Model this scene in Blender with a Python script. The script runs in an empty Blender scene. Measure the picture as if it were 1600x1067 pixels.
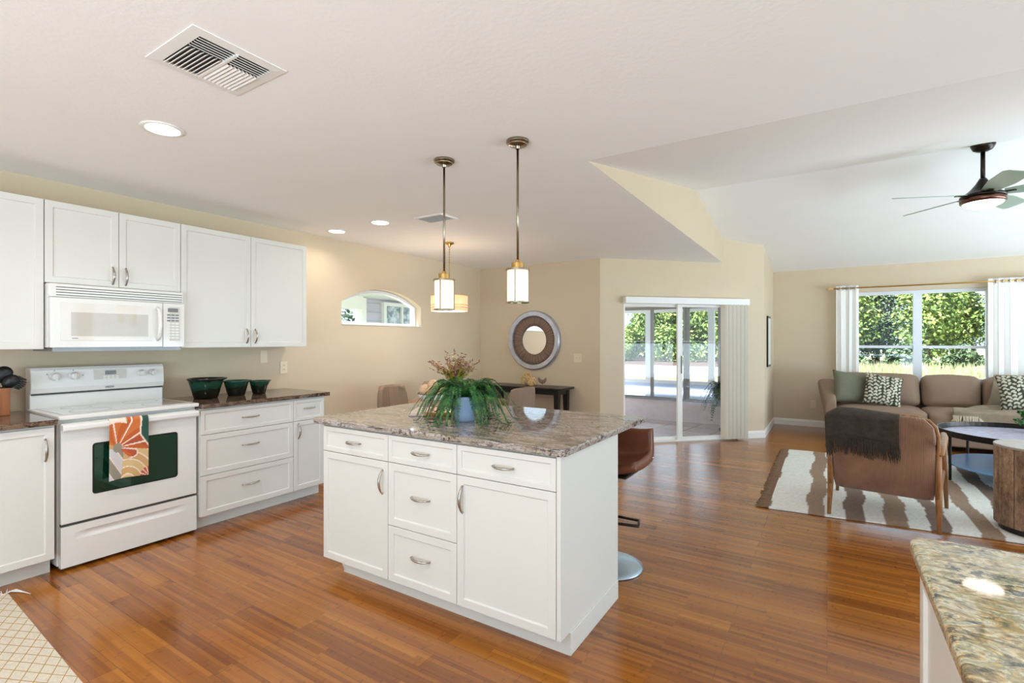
import bpy, bmesh, math, random
from mathutils import Vector, Matrix, noise
random.seed(7)
PI = math.pi
D2R = math.radians
scn = bpy.context.scene
COL = scn.collection

# ------------------------------------------------------------------ camera
cam_data = bpy.data.cameras.new('camera')
cam = bpy.data.objects.new('camera', cam_data)
COL.objects.link(cam)
cam.location = (0, 0, 1.355)
cam.rotation_euler = (D2R(90), 0, D2R(32.4))
cam_data.sensor_width = 36.0
cam_data.lens = 776.0 / 1600.0 * 36.0
cam_data.clip_start = 0.05
cam_data.clip_end = 400
scn.camera = cam

# ------------------------------------------------------------------ world, sun, exposure
world = bpy.data.worlds.new('sky')
scn.world = world
world.use_nodes = True
wn = world.node_tree
bgn = wn.nodes['Background']
bgn.inputs['Color'].default_value = (0.64, 0.83, 1.0, 1)
bgn.inputs['Strength'].default_value = 1.25

def light(name, kind, loc, rot=(0, 0, 0), energy=10, color=(1, 1, 1), parent=None, **kw):
    l = bpy.data.lights.new(name, kind)
    l.energy = energy
    l.color = color
    for k, v in kw.items():
        setattr(l, k, v)
    o = bpy.data.objects.new(name, l)
    COL.objects.link(o)
    o.location = loc
    o.rotation_euler = rot
    o.parent = parent
    return o

light('sun', 'SUN', (0, -5, 20), (D2R(38), 0, D2R(-28)), 9.0, (1, 0.98, 0.95), angle=D2R(1.0))

# added area lights aimed upward to brighten the ceilings, behind and right of the camera
light('fill_south', 'AREA', (0.2, -2.9, 0.7), (D2R(90 + 76), 0, 0), 185, (0.6, 0.82, 1.0), shape='RECTANGLE', size=5.0, size_y=1.6)
light('fill_east', 'AREA', (4.55, 5.6, 0.9), (0, D2R(90 + 48), 0), 165, (0.64, 0.84, 1.0), shape='RECTANGLE', size=1.4, size_y=5.2)

scn.view_settings.view_transform = 'Standard'
scn.view_settings.look = 'None'
scn.view_settings.gamma = 1.0
scn.view_settings.use_curve_mapping = False
scn.view_settings.exposure = 0.70
scn.cycles.max_bounces = 10
scn.cycles.diffuse_bounces = 6
scn.cycles.glossy_bounces = 4
scn.cycles.transmission_bounces = 8
scn.cycles.transparent_max_bounces = 12
scn.cycles.sample_clamp_indirect = 6
scn.cycles.use_denoising = True

# ------------------------------------------------------------------ helpers: objects
def lin(c):
    return tuple(((v / 255.0) / 12.92 if v / 255.0 <= 0.04045 else ((v / 255.0 + 0.055) / 1.055) ** 2.4) for v in c) + (1.0,)

def thing(name, label, cat, loc=(0, 0, 0), rz=0.0, group=None):
    o = bpy.data.objects.new(name, None)
    COL.objects.link(o)
    o.empty_display_size = 0.1
    o.location = loc
    o.rotation_euler = (0, 0, rz)
    o['label'] = label
    o['category'] = cat
    if group:
        o['group'] = group
    return o

def tag(o, label, cat, group=None):
    o['label'] = label
    o['category'] = cat
    if group:
        o['group'] = group
    return o

def P(name, bm, mats, parent=None, smooth=False, bevel=0.0, seg=2, loc=None, rot=None, label=None, kind=None, subsurf=0, solid=0.0):
    me = bpy.data.meshes.new(name)
    bmesh.ops.recalc_face_normals(bm, faces=bm.faces[:])
    bm.to_mesh(me)
    bm.free()
    if not isinstance(mats, (list, tuple)):
        mats = [mats]
    for m in mats:
        me.materials.append(m)
    if smooth:
        for p in me.polygons:
            p.use_smooth = True
    o = bpy.data.objects.new(name, me)
    COL.objects.link(o)
    if parent is not None:
        o.parent = parent
    if loc is not None:
        o.location = loc
    if rot is not None:
        o.rotation_euler = rot
    if solid:
        md = o.modifiers.new('solidify', 'SOLIDIFY')
        md.thickness = solid
        md.offset = 0
    if subsurf:
        md = o.modifiers.new('subsurf', 'SUBSURF')
        md.levels = md.render_levels = subsurf
    if bevel:
        md = o.modifiers.new('bevel', 'BEVEL')
        md.width = bevel
        md.segments = seg
        md.limit_method = 'ANGLE'
        md.angle_limit = D2R(40)
    if label:
        o['label'] = label
    if kind:
        o['kind'] = kind
    return o

def struct(name, bm, mats, **kw):
    o = P(name, bm, mats, **kw)
    if o.parent is None:
        o['kind'] = 'structure'
    return o

def dup(root, loc, rz=None, label=None, scale=None):
    r = root.copy()
    COL.objects.link(r)
    r.location = loc
    if rz is not None:
        r.rotation_euler = (0, 0, rz)
    if scale is not None:
        r.scale = scale
    if label:
        r['label'] = label
    for ch in list(root.children):
        c = ch.copy()
        COL.objects.link(c)
        c.parent = r
        for g in list(ch.children):
            d = g.copy()
            COL.objects.link(d)
            d.parent = c
    return r

# ------------------------------------------------------------------ helpers: meshes
def B():
    return bmesh.new()

def box(bm, x0, x1, y0, y1, z0, z1):
    r = bmesh.ops.create_cube(bm, size=1)
    for v in r['verts']:
        v.co = Vector(((x0 + x1) / 2 + v.co.x * (x1 - x0), (y0 + y1) / 2 + v.co.y * (y1 - y0), (z0 + z1) / 2 + v.co.z * (z1 - z0)))
    return r['verts']

def bx(x0, x1, y0, y1, z0, z1):
    bm = B()
    box(bm, x0, x1, y0, y1, z0, z1)
    return bm

def grid(bm, nu, nv, f, wrap=False):
    rows = []
    for i in range(nu + 1):
        rows.append([bm.verts.new(f(i / nu, j / nv)) for j in range(nv + (0 if wrap else 1))])
    n = nv if wrap else nv
    for i in range(nu):
        for j in range(n):
            k = (j + 1) % len(rows[0]) if wrap else j + 1
            bm.faces.new((rows[i][j], rows[i][k], rows[i + 1][k], rows[i + 1][j]))
    return rows

def tube(bm, pts, r, n=8, caps=True, flat=1.0):
    pts = [Vector(p) for p in pts]
    if not isinstance(r, (list, tuple)):
        r = [r] * len(pts)
    rings = []
    up = Vector((0, 0, 1))
    t0 = (pts[1] - pts[0]).normalized()
    if abs(t0.dot(up)) > 0.95:
        up = Vector((0, 1, 0))
    a = t0.cross(up).normalized()
    for i, p in enumerate(pts):
        if i == 0:
            t = pts[1] - pts[0]
        elif i == len(pts) - 1:
            t = pts[-1] - pts[-2]
        else:
            t = (pts[i + 1] - pts[i]).normalized() + (pts[i] - pts[i - 1]).normalized()
        t = t.normalized() if t.length > 1e-9 else t0
        a = (a - t * a.dot(t))
        a = a.normalized() if a.length > 1e-6 else t.orthogonal().normalized()
        b = t.cross(a)
        rings.append([bm.verts.new(p + (a * math.cos(2 * PI * k / n) + b * math.sin(2 * PI * k / n) * flat) * r[i]) for k in range(n)])
    for i in range(len(rings) - 1):
        for k in range(n):
            bm.faces.new((rings[i][k], rings[i][(k + 1) % n], rings[i + 1][(k + 1) % n], rings[i + 1][k]))
    if caps:
        bm.faces.new(rings[0][::-1])
        bm.faces.new(rings[-1])

def lathe(bm, prof, n=32, c=(0, 0, 0), close=False):
    rings = []
    for r, z in prof:
        if r < 1e-6:
            rings.append([bm.verts.new((c[0], c[1], c[2] + z))])
        else:
            rings.append([bm.verts.new((c[0] + r * math.cos(2 * PI * k / n), c[1] + r * math.sin(2 * PI * k / n), c[2] + z)) for k in range(n)])
    seq = list(range(len(rings)))
    pairs = list(zip(seq[:-1], seq[1:])) + ([(seq[-1], 0)] if close else [])
    for i, j in pairs:
        A, Bq = rings[i], rings[j]
        for k in range(n):
            k2 = (k + 1) % n
            if len(A) == 1 and len(Bq) == 1:
                continue
            if len(A) == 1:
                bm.faces.new((A[0], Bq[k2], Bq[k]))
            elif len(Bq) == 1:
                bm.faces.new((A[k], A[k2], Bq[0]))
            else:
                bm.faces.new((A[k], A[k2], Bq[k2], Bq[k]))

def prism(bm, pts, f0, f1):
    """polygon pts (2D) mapped by f0 and f1 to two 3D outlines, joined"""
    a = [bm.verts.new(f0(*p)) for p in pts]
    b = [bm.verts.new(f1(*p)) for p in pts]
    bm.faces.new(a)
    bm.faces.new(b[::-1])
    n = len(pts)
    for i in range(n):
        bm.faces.new((a[i], b[i], b[(i + 1) % n], a[(i + 1) % n]))

def panel(outer, holes, org, du, dn, th):
    """wall panel: outline and holes in (u, z), thickness along dn"""
    bm = B()
    org, du, dn = Vector(org), Vector(du).normalized(), Vector(dn).normalized()
    edges = []
    for loop in [outer] + holes:
        vs = [bm.verts.new(org + du * u + Vector((0, 0, z))) for u, z in loop]
        edges += [bm.edges.new((vs[i], vs[(i + 1) % len(vs)])) for i in range(len(vs))]
    bmesh.ops.triangle_fill(bm, use_beauty=True, use_dissolve=False, edges=edges)
    r = bmesh.ops.extrude_face_region(bm, geom=bm.faces[:])
    for v in [g for g in r['geom'] if isinstance(g, bmesh.types.BMVert)]:
        v.co += dn * th
    return bm

def rbox(bm, w, d, h, r, puff=(0, 0, 0), cuts=8, c=(0, 0, 0), wob=0.0, seed=0):
    """rounded, puffed cushion block"""
    res = bmesh.ops.create_cube(bm, size=2)
    vs = res['verts']
    es = list({e for v in vs for e in v.link_edges})
    bmesh.ops.subdivide_edges(bm, edges=es, cuts=cuts, use_grid_fill=True)
    seen = bm.verts[:]
    hw, hd, hh = w / 2, d / 2, h / 2
    for v in seen:
        x, y, z = v.co
        p = Vector((x * hw, y * hd, z * hh))
        q = Vector((max(-hw + r, min(hw - r, p.x)), max(-hd + r, min(hd - r, p.y)), max(-hh + r, min(hh - r, p.z))))
        dlt = p - q
        if dlt.length > 1e-9:
            p = q + dlt.normalized() * r
        p.x += x * puff[0] * (1 - y * y) * (1 - z * z)
        p.y += y * puff[1] * (1 - x * x) * (1 - z * z)
        p.z += z * puff[2] * (1 - x * x) * (1 - y * y)
        if wob:
            n3 = noise.noise_vector(p * 4 + Vector((seed * 3.1, seed, 0)))
            p += n3 * wob
        v.co = p + Vector(c)

def pillow_bm(w, h, t, n=18, colf=None):
    bm = B()
    def f(sgn):
        def g(u, v):
            x, y = u * 2 - 1, v * 2 - 1
            e = max(0.0, (1 - x ** 4)) ** 0.5 * max(0.0, (1 - y ** 4)) ** 0.5
            px = x * (1 - 0.09 * (1 - y * y))
            py = y * (1 - 0.09 * (1 - x * x))
            return Vector((px * w / 2, sgn * t / 2 * e + 0.012 * noise.noise(Vector((x * 2, y * 2, w * 9))), py * h / 2))
        return g
    grid(bm, n, n, f(1))
    grid(bm, n, n, f(-1))
    bmesh.ops.remove_doubles(bm, verts=bm.verts[:], dist=0.0008)
    return bm

def paint(o, fn, name='pattern'):
    """colour attribute per corner from local position"""
    me = o.data
    a = me.color_attributes.new(name, 'FLOAT_COLOR', 'POINT')
    for i, v in enumerate(me.vertices):
        a.data[i].color = fn(v.co)

# ------------------------------------------------------------------ helpers: materials
def newmat(name):
    m = bpy.data.materials.new(name)
    m.use_nodes = True
    nt = m.node_tree
    b = nt.nodes['Principled BSDF']
    return m, nt, b

def N(nt, typ, **kw):
    n = nt.nodes.new(typ)
    for k, v in kw.items():
        if k.startswith('i_'):
            n.inputs[k[2:].replace('_', ' ')].default_value = v
        else:
            setattr(n, k, v)
    return n

def coords(nt, scale=(1, 1, 1), rot=(0, 0, 0), loc=(0, 0, 0), out='Object'):
    tc = nt.nodes.new('ShaderNodeTexCoord')
    mp = nt.nodes.new('ShaderNodeMapping')
    mp.inputs['Scale'].default_value = scale
    mp.inputs['Rotation'].default_value = rot
    mp.inputs['Location'].default_value = loc
    nt.links.new(tc.outputs[out], mp.inputs['Vector'])
    return mp.outputs['Vector']

def ramp(nt, src, stops, interp='LINEAR'):
    r = nt.nodes.new('ShaderNodeValToRGB')
    r.color_ramp.interpolation = interp
    els = r.color_ramp.elements
    while len(els) < len(stops):
        els.new(0.5)
    for e, (p, c) in zip(els, stops):
        e.position = p
        e.color = c if len(c) == 4 else lin(c)
    nt.links.new(src, r.inputs['Fac'])
    return r.outputs['Color']

def mix(nt, a, b, fac, mode='MIX'):
    n = nt.nodes.new('ShaderNodeMix')
    n.data_type = 'RGBA'
    n.blend_type = mode
    for s, v in ((n.inputs[6], a), (n.inputs[7], b), (n.inputs[0], fac)):
        if isinstance(v, (tuple, list)):
            s.default_value = v
        elif isinstance(v, (int, float)):
            s.default_value = v
        else:
            nt.links.new(v, s)
    return n.outputs[2]

def bump(nt, b, h, strength=0.2, dist=0.01):
    n = nt.nodes.new('ShaderNodeBump')
    n.inputs['Strength'].default_value = strength
    n.inputs['Distance'].default_value = dist
    nt.links.new(h, n.inputs['Height'])
    nt.links.new(n.outputs['Normal'], b.inputs['Normal'])

def simple(name, c, rough=0.5, metal=0.0, spec=None, var=0.0, vscale=8, bstr=0.0, bscale=200, coat=0.0, vs3=None):
    m, nt, b = newmat(name)
    b.inputs['Base Color'].default_value = lin(c)
    b.inputs['Roughness'].default_value = rough
    b.inputs['Metallic'].default_value = metal
    if spec is not None:
        b.inputs['Specular IOR Level'].default_value = spec
    if coat:
        b.inputs['Coat Weight'].default_value = coat
        b.inputs['Coat Roughness'].default_value = 0.05
    v = coords(nt, vs3 or (1, 1, 1))
    nz = N(nt, 'ShaderNodeTexNoise', i_Scale=vscale, i_Detail=4.0)
    nt.links.new(v, nz.inputs['Vector'])
    lo = tuple(max(0, k * (1 - var)) for k in lin(c)[:3]) + (1,)
    hi = tuple(min(1, k * (1 + var)) for k in lin(c)[:3]) + (1,)
    nt.links.new(ramp(nt, nz.outputs['Fac'], [(0.3, lo), (0.7, hi)]), b.inputs['Base Color'])
    if bstr:
        n2 = N(nt, 'ShaderNodeTexNoise', i_Scale=bscale, i_Detail=3.0)
        nt.links.new(v, n2.inputs['Vector'])
        bump(nt, b, n2.outputs['Fac'], bstr, 0.004)
    return m

def emit(name, c, s):
    m, nt, b = newmat(name)
    b.inputs['Base Color'].default_value = lin(c)
    b.inputs['Emission Color'].default_value = lin(c)
    b.inputs['Emission Strength'].default_value = s
    return m

def glass(name, tint=(1, 1, 1, 1), refl=0.08, rough=0.0):
    m = bpy.data.materials.new(name)
    m.use_nodes = True
    nt = m.node_tree
    nt.nodes.clear()
    out = nt.nodes.new('ShaderNodeOutputMaterial')
    tr = nt.nodes.new('ShaderNodeBsdfTransparent')
    tr.inputs['Color'].default_value = tint
    gl = nt.nodes.new('ShaderNodeBsdfGlossy')
    gl.inputs['Roughness'].default_value = rough
    fr = nt.nodes.new('ShaderNodeFresnel')
    fr.inputs['IOR'].default_value = 1.45
    ge = nt.nodes.new('ShaderNodeNewGeometry')
    iv = nt.nodes.new('ShaderNodeMath')
    iv.operation = 'SUBTRACT'
    iv.inputs[0].default_value = 1.0
    nt.links.new(ge.outputs['Backfacing'], iv.inputs[1])
    mu = nt.nodes.new('ShaderNodeMath')
    mu.operation = 'MULTIPLY'
    nt.links.new(fr.outputs[0], mu.inputs[0])
    nt.links.new(iv.outputs[0], mu.inputs[1])
    ms = nt.nodes.new('ShaderNodeMixShader')
    nt.links.new(mu.outputs[0], ms.inputs[0])
    nt.links.new(tr.outputs[0], ms.inputs[1])
    nt.links.new(gl.outputs[0], ms.inputs[2])
    nt.links.new(ms.outputs[0], out.inputs['Surface'])
    return m

def attr_mat(name, rough=0.9, attr='pattern', bstr=0.15, bscale=300):
    m, nt, b = newmat(name)
    a = N(nt, 'ShaderNodeAttribute', attribute_name=attr)
    nt.links.new(a.outputs['Color'], b.inputs['Base Color'])
    b.inputs['Roughness'].default_value = rough
    v = coords(nt)
    n2 = N(nt, 'ShaderNodeTexNoise', i_Scale=bscale)
    nt.links.new(v, n2.inputs['Vector'])
    bump(nt, b, n2.outputs['Fac'], bstr, 0.003)
    return m

def wood(name, dark, light_, scale=(1, 12, 12), rough=0.4, detail=5.0, nscale=3.0):
    m, nt, b = newmat(name)
    v = coords(nt, scale)
    nz = N(nt, 'ShaderNodeTexNoise', i_Scale=nscale, i_Detail=detail, i_Distortion=0.6)
    nt.links.new(v, nz.inputs['Vector'])
    nt.links.new(ramp(nt, nz.outputs['Fac'], [(0.3, dark), (0.7, light_)]), b.inputs['Base Color'])
    b.inputs['Roughness'].default_value = rough
    bump(nt, b, nz.outputs['Fac'], 0.08, 0.003)
    return m

# ------------------------------------------------------------------ materials
M = {}
M['wall'] = simple('tan_wall_paint', (210, 193, 167), 0.85, var=0.015, vscale=2, bstr=0.08, bscale=60)
M['ceiling'] = simple('white_textured_ceiling', (246, 244, 240), 0.9, var=0.008, vscale=3, bstr=0.25, bscale=45)
M['trim'] = simple('white_trim_paint', (236, 234, 229), 0.45, var=0.01)
M['cab'] = simple('white_cabinet_lacquer', (220, 218, 211), 0.38, var=0.006, vscale=3)
M['enamel'] = simple('white_appliance_enamel', (230, 229, 225), 0.18, var=0.004)
M['plastic_white'] = simple('white_plastic', (236, 234, 228), 0.35, var=0.01)
M['ivory'] = simple('ivory_plastic', (226, 210, 182), 0.4, var=0.01)
M['nickel'] = simple('brushed_nickel', (176, 172, 164), 0.28, 1.0, var=0.08, vscale=40)
M['bronze_nickel'] = simple('antique_nickel', (150, 138, 118), 0.25, 1.0, var=0.08, vscale=30)
M['brass'] = simple('satin_brass', (190, 150, 88), 0.3, 1.0, var=0.06, vscale=30)
M['chrome'] = simple('polished_chrome', (215, 218, 222), 0.08, 1.0, var=0.01)
M['dark_metal'] = simple('dark_bronze_metal', (52, 46, 42), 0.3, 0.9, var=0.1, vscale=20)
M['black'] = simple('black_wood_paint', (20, 17, 17), 0.32, var=0.2, vscale=10)
M['black_plastic'] = simple('black_nylon', (14, 14, 16), 0.4, var=0.1)
M['grey_dark'] = simple('dark_grey_gap', (70, 70, 70), 0.6, var=0.05)
M['lcd'] = simple('grey_display_glass', (118, 118, 116), 0.15, var=0.02)
M['slot'] = simple('dark_vent_void', (72, 70, 68), 0.8, var=0.1)
M['glass'] = glass('clear_window_glass')
M['white_frame'] = simple('white_window_vinyl', (228, 232, 238), 0.4, var=0.01)
M['can_light'] = emit('lamp_lens', (255, 246, 232), 9.0)
M['fan_light'] = emit('fan_lamp_lens', (255, 244, 230), 3.6)

def floor_mat():
    m, nt, b = newmat('carbonised_bamboo_planks')
    L = nt.links
    v = coords(nt)
    def brick(w, h, off, c1, c2, mort, msize):
        n = N(nt, 'ShaderNodeTexBrick', offset=off, offset_frequency=2, squash=1.0)
        n.inputs['Color1'].default_value = c1
        n.inputs['Color2'].default_value = c2
        n.inputs['Mortar'].default_value = mort
        n.inputs['Scale'].default_value = 1.0
        n.inputs['Mortar Size'].default_value = msize
        n.inputs['Brick Width'].default_value = w
        n.inputs['Row Height'].default_value = h
        n.inputs['Bias'].default_value = 0.0
        L.new(v, n.inputs['Vector'])
        return n
    K, W = (0, 0, 0, 1), (1, 1, 1, 1)
    plank = brick(1.05, 0.096, 0.37, (0.0, 0, 0, 1), W, (0.5, 0.5, 0.5, 1), 0.0)
    strip = brick(0.62, 0.0192, 0.41, K, W, (0.5, 0.5, 0.5, 1), 0.0)
    col_p = ramp(nt, plank.outputs['Color'], [(0.0, (118, 64, 16)), (0.5, (150, 88, 25)), (1.0, (182, 118, 42))])
    col_s = ramp(nt, strip.outputs['Color'], [(0.0, (112, 60, 14)), (0.5, (150, 88, 25)), (1.0, (184, 120, 44))])
    c = mix(nt, col_p, col_s, 0.45)
    # long fibres
    v2 = coords(nt, (2.2, 110, 1))
    nz = N(nt, 'ShaderNodeTexNoise', i_Scale=1.0, i_Detail=5.0, i_Roughness=0.6)
    L.new(v2, nz.inputs['Vector'])
    c = mix(nt, c, ramp(nt, nz.outputs['Fac'], [(0.25, (0.74, 0.68, 0.6, 1)), (0.75, (1.16, 1.16, 1.16, 1))]), 0.6, 'MULTIPLY')
    # bamboo nodes: short dark bars across each strip, at a random place in every strip
    sp = nt.nodes.new('ShaderNodeSeparateXYZ')
    L.new(v, sp.inputs[0])
    def mth(op, a, b2=0.0, c2=0.0):
        n = N(nt, 'ShaderNodeMath', operation=op)
        for i, q in enumerate((a, b2, c2)):
            if isinstance(q, (int, float)):
                n.inputs[i].default_value = q
            else:
                L.new(q, n.inputs[i])
        return n.outputs[0]
    row = mth('FLOOR', mth('DIVIDE', sp.outputs['Y'], 0.0192))
    rnd_ = mth('FRACT', mth('MULTIPLY', mth('SINE', mth('MULTIPLY', row, 12.9898)), 43758.5))
    q = mth('FRACT', mth('ADD', mth('DIVIDE', sp.outputs['X'], 0.27), rnd_))
    dq = mth('ABSOLUTE', mth('SUBTRACT', q, 0.5))
    v3 = coords(nt, (6, 40, 1))
    nz3 = N(nt, 'ShaderNodeTexNoise', i_Scale=1.0, i_Detail=2.0)
    L.new(v3, nz3.inputs['Vector'])
    bar = ramp(nt, mth('ADD', dq, mth('MULTIPLY', nz3.outputs['Fac'], 0.03)), [(0.018, (0.5, 0.42, 0.36, 1)), (0.045, (1, 1, 1, 1))])
    c = mix(nt, c, bar, 0.42, 'MULTIPLY')
    seam = brick(1.05, 0.096, 0.37, W, W, K, 0.0012)
    c = mix(nt, c, seam.outputs['Color'], 0.45, 'MULTIPLY')
    nb = N(nt, 'ShaderNodeTexNoise', i_Scale=0.9, i_Detail=2.0)
    L.new(v, nb.inputs['Vector'])
    c = mix(nt, c, ramp(nt, nb.outputs['Fac'], [(0.3, (0.9, 0.88, 0.86, 1)), (0.7, (1.08, 1.08, 1.08, 1))]), 1.0, 'MULTIPLY')
    L.new(c, b.inputs['Base Color'])
    b.inputs['Roughness'].default_value = 0.21
    b.inputs['Specular IOR Level'].default_value = 0.5
    b.inputs['Coat Weight'].default_value = 0.25
    b.inputs['Coat Roughness'].default_value = 0.17
    b.inputs['Coat IOR'].default_value = 1.6
    bump(nt, b, seam.outputs['Color'], 0.1, 0.001)
    return m
M['floor'] = floor_mat()

def granite(name, stops, sc=(3.0, 7.0, 3.0), rot=0.5, dark=(28, 26, 30), fleck=0.5, edge=0.56, dist=1.6, vein=9.0):
    m, nt, b = newmat(name)
    L = nt.links
    v = coords(nt, sc, (0, 0, rot))
    n1 = N(nt, 'ShaderNodeTexNoise', i_Scale=1.6, i_Detail=9.0, i_Roughness=0.66, i_Distortion=dist)
    L.new(v, n1.inputs['Vector'])
    c = ramp(nt, n1.outputs['Fac'], stops)
    v2 = coords(nt, sc, (0, 0, rot), (3, 1, 2))
    n2 = N(nt, 'ShaderNodeTexNoise', i_Scale=vein / 3, i_Detail=8.0, i_Roughness=0.7, i_Distortion=1.2)
    L.new(v2, n2.inputs['Vector'])
    msk = ramp(nt, n2.outputs['Fac'], [(edge, (0, 0, 0, 1)), (edge + 0.1, (1, 1, 1, 1))])
    c = mix(nt, c, lin(dark), mix(nt, (0, 0, 0, 1), msk, fleck))
    v3 = coords(nt, (60, 60, 60))
    n3 = N(nt, 'ShaderNodeTexNoise', i_Scale=2.0, i_Detail=3.0)
    L.new(v3, n3.inputs['Vector'])
    c = mix(nt, c, ramp(nt, n3.outputs['Fac'], [(0.35, (0.72, 0.72, 0.74, 1)), (0.65, (1.2, 1.2, 1.2, 1))]), 0.8, 'MULTIPLY')
    v4 = coords(nt, (1, 1, 1))
    n4 = N(nt, 'ShaderNodeTexNoise', i_Scale=55.0, i_Detail=3.0, i_Roughness=0.6)
    L.new(v4, n4.inputs['Vector'])
    n5 = N(nt, 'ShaderNodeTexNoise', i_Scale=5.0, i_Detail=2.0)
    L.new(v4, n5.inputs['Vector'])
    k4 = ramp(nt, n4.outputs['Fac'], [(0.52, (0, 0, 0, 1)), (0.58, (1, 1, 1, 1))])
    k5 = ramp(nt, n5.outputs['Fac'], [(0.47, (0, 0, 0, 1)), (0.6, (1, 1, 1, 1))])
    c = mix(nt, c, lin(dark), mix(nt, (0, 0, 0, 1), k4, mix(nt, (0, 0, 0, 1), k5, 0.85)))
    L.new(c, b.inputs['Base Color'])
    b.inputs['Roughness'].default_value = 0.045
    b.inputs['Specular IOR Level'].default_value = 0.6
    return m
M['granite_island'] = granite('lavender_grey_granite', [(0.3, (62, 56, 56)), (0.4, (136, 122, 110)), (0.48, (186, 178, 172)), (0.54, (146, 128, 106)), (0.62, (184, 178, 178)), (0.72, (210, 208, 214))], (1.5, 5.5, 14.0), 0.2, (30, 27, 32), 0.9, 0.545, 1.8, 12.0)
M['granite_brown'] = granite('brown_granite', [(0.28, (40, 30, 26)), (0.42, (96, 74, 58)), (0.5, (134, 112, 94)), (0.58, (82, 62, 50)), (0.72, (176, 160, 148))], (2.5, 5.0, 14.0), 1.2, (22, 19, 22), 0.9, 0.52, 1.6, 12.0)
M['granite_gold'] = granite('gold_green_granite', [(0.28, (60, 62, 58)), (0.38, (128, 122, 98)), (0.45, (190, 162, 108)), (0.5, (212, 202, 172)), (0.55, (150, 150, 124)), (0.62, (196, 170, 116)), (0.72, (220, 218, 204))], (4.5, 9.0, 9.0), 0.75, (44, 46, 48), 0.9, 0.53, 2.6, 9.0)

def stripes_mat():
    return attr_mat('woven_striped_wool', 0.95, bstr=0.5, bscale=120)
M['rug'] = stripes_mat()
M['pattern'] = attr_mat('printed_cotton', 0.92)
# ------------------------------------------------------------------ the room shell
XW, YD, YF, XR = -4.42, 6.08, 9.25, 4.7          # left wall, dining wall, far wall, right wall
CZ, YV, YR, ZR = 2.44, 2.76, 5.7, 3.02           # flat ceiling, start of vault, ridge
def zv(y):
    return CZ + (ZR - CZ) * (y - YV) / (YR - YV) if y <= YR else ZR - 0.1465 * (y - YR)
XG = -1.22                                        # gable plane over the dining room
A0, A1 = Vector((-2.5, 6.08, 0)), Vector((-0.751, 7.829, 0))
ADU = (A1 - A0).normalized()
ADN = Vector((ADU.y, -ADU.x, 0))                  # towards the room
ALEN = (A1 - A0).length
SG = (XG - A0.x) / ADU.x                          # where the gable meets the angled wall

bm = B()
vs = [bm.verts.new(p) for p in ((-4.6, -3.2, 0), (4.9, -3.2, 0), (4.9, 9.4, 0), (-0.8, 9.4, 0), (-0.76, 7.84, 0), (-2.5, 6.09, 0), (-4.6, 6.2, 0))]
f = bm.faces.new(vs)
r = bmesh.ops.extrude_face_region(bm, geom=[f])
for v in r['geom']:
    if isinstance(v, bmesh.types.BMVert):
        v.co.z -= 0.12
struct('floor', bm, M['floor'])

def slab(bm, pts, th=0.1):
    f = bm.faces.new([bm.verts.new(p) for p in pts])
    r = bmesh.ops.extrude_face_region(bm, geom=[f])
    for v in r['geom']:
        if isinstance(v, bmesh.types.BMVert):
            v.co.z += th
bm = B()
slab(bm, [(-4.6, -3.2, CZ), (4.9, -3.2, CZ), (4.9, YV, CZ), (XG, YV, CZ), (XG, 7.36, CZ), (-2.5, 6.08, CZ), (-2.5, 6.2, CZ), (-4.6, 6.2, CZ)])
struct('ceiling', bm, M['ceiling'])
bm = B()
slab(bm, [(XG - 0.1, YV, CZ), (4.9, YV, CZ), (4.9, YR, ZR), (XG - 0.1, YR, ZR)])
slab(bm, [(XG - 0.1, YR, ZR), (4.9, YR, ZR), (4.9, 9.45, zv(9.45)), (XG - 0.1, 9.45, zv(9.45))])
bmesh.ops.remove_doubles(bm, verts=bm.verts[:], dist=0.001)
struct('ceiling_vault', bm, M['ceiling'])

# left wall with the eyebrow window
AW0, AW1, AZ0, AZS, AZT = 3.535, 4.775, 1.535, 1.79, 1.965
def arch(y0, y1, z0, zs, zt, n=20):
    c = (y0 + y1) / 2
    hw = (y1 - y0) / 2
    rise = zt - zs
    R = (hw * hw + rise * rise) / (2 * rise)
    pts = [(y0, z0), (y1, z0), (y1, zs)]
    a = math.asin(hw / R)
    for i in range(1, n):
        t = a - 2 * a * i / n
        pts.append((c + R * math.sin(t), zt - R + R * math.cos(t)))
    pts.append((y0, zs))
    return pts
hole = arch(AW0, AW1, AZ0, AZS, AZT)
struct('wall_left', panel([(-3.2, 0), (YD, 0), (YD, CZ), (-3.2, CZ)], [hole], (XW, 0, 0), (0, 1, 0), (-1, 0, 0), 0.17), M['wall'])
struct('wall_dining', bx(XW - 0.17, -2.5, YD, YD + 0.12, 0, CZ), M['wall'])
# angled wall with the sliding door opening
DS0, DS1, DZ = 0.332, 1.985, 1.9
outer = [(0, 0), (DS0, 0), (DS0, DZ), (DS1, DZ), (DS1, 0), (ALEN, 0), (ALEN, zv(7.829)), (SG, zv(A0.y + SG * ADU.y)), (SG, CZ), (0, CZ)]
struct('wall_angled', panel(outer, [], A0, ADU, -ADN, 0.13), M['wall'])
struct('wall_return', panel([(0, 0), (YF - 7.829, 0), (YF - 7.829, zv(YF)), (0, zv(7.829))], [], A1, (0, 1, 0), (-1, 0, 0), 0.12), M['wall'])
WX0, WX1, WZ0, WZ1 = 0.345, 1.905, 0.78, 2.105
struct('wall_far', panel([(-0.87, 0), (XR, 0), (XR, zv(YF)), (-0.87, zv(YF))], [[(WX0, WZ0), (WX1, WZ0), (WX1, WZ1), (WX0, WZ1)]], (0, YF, 0), (1, 0, 0), (0, 1, 0), 0.16), M['wall'])
yg1 = 7.36
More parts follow.
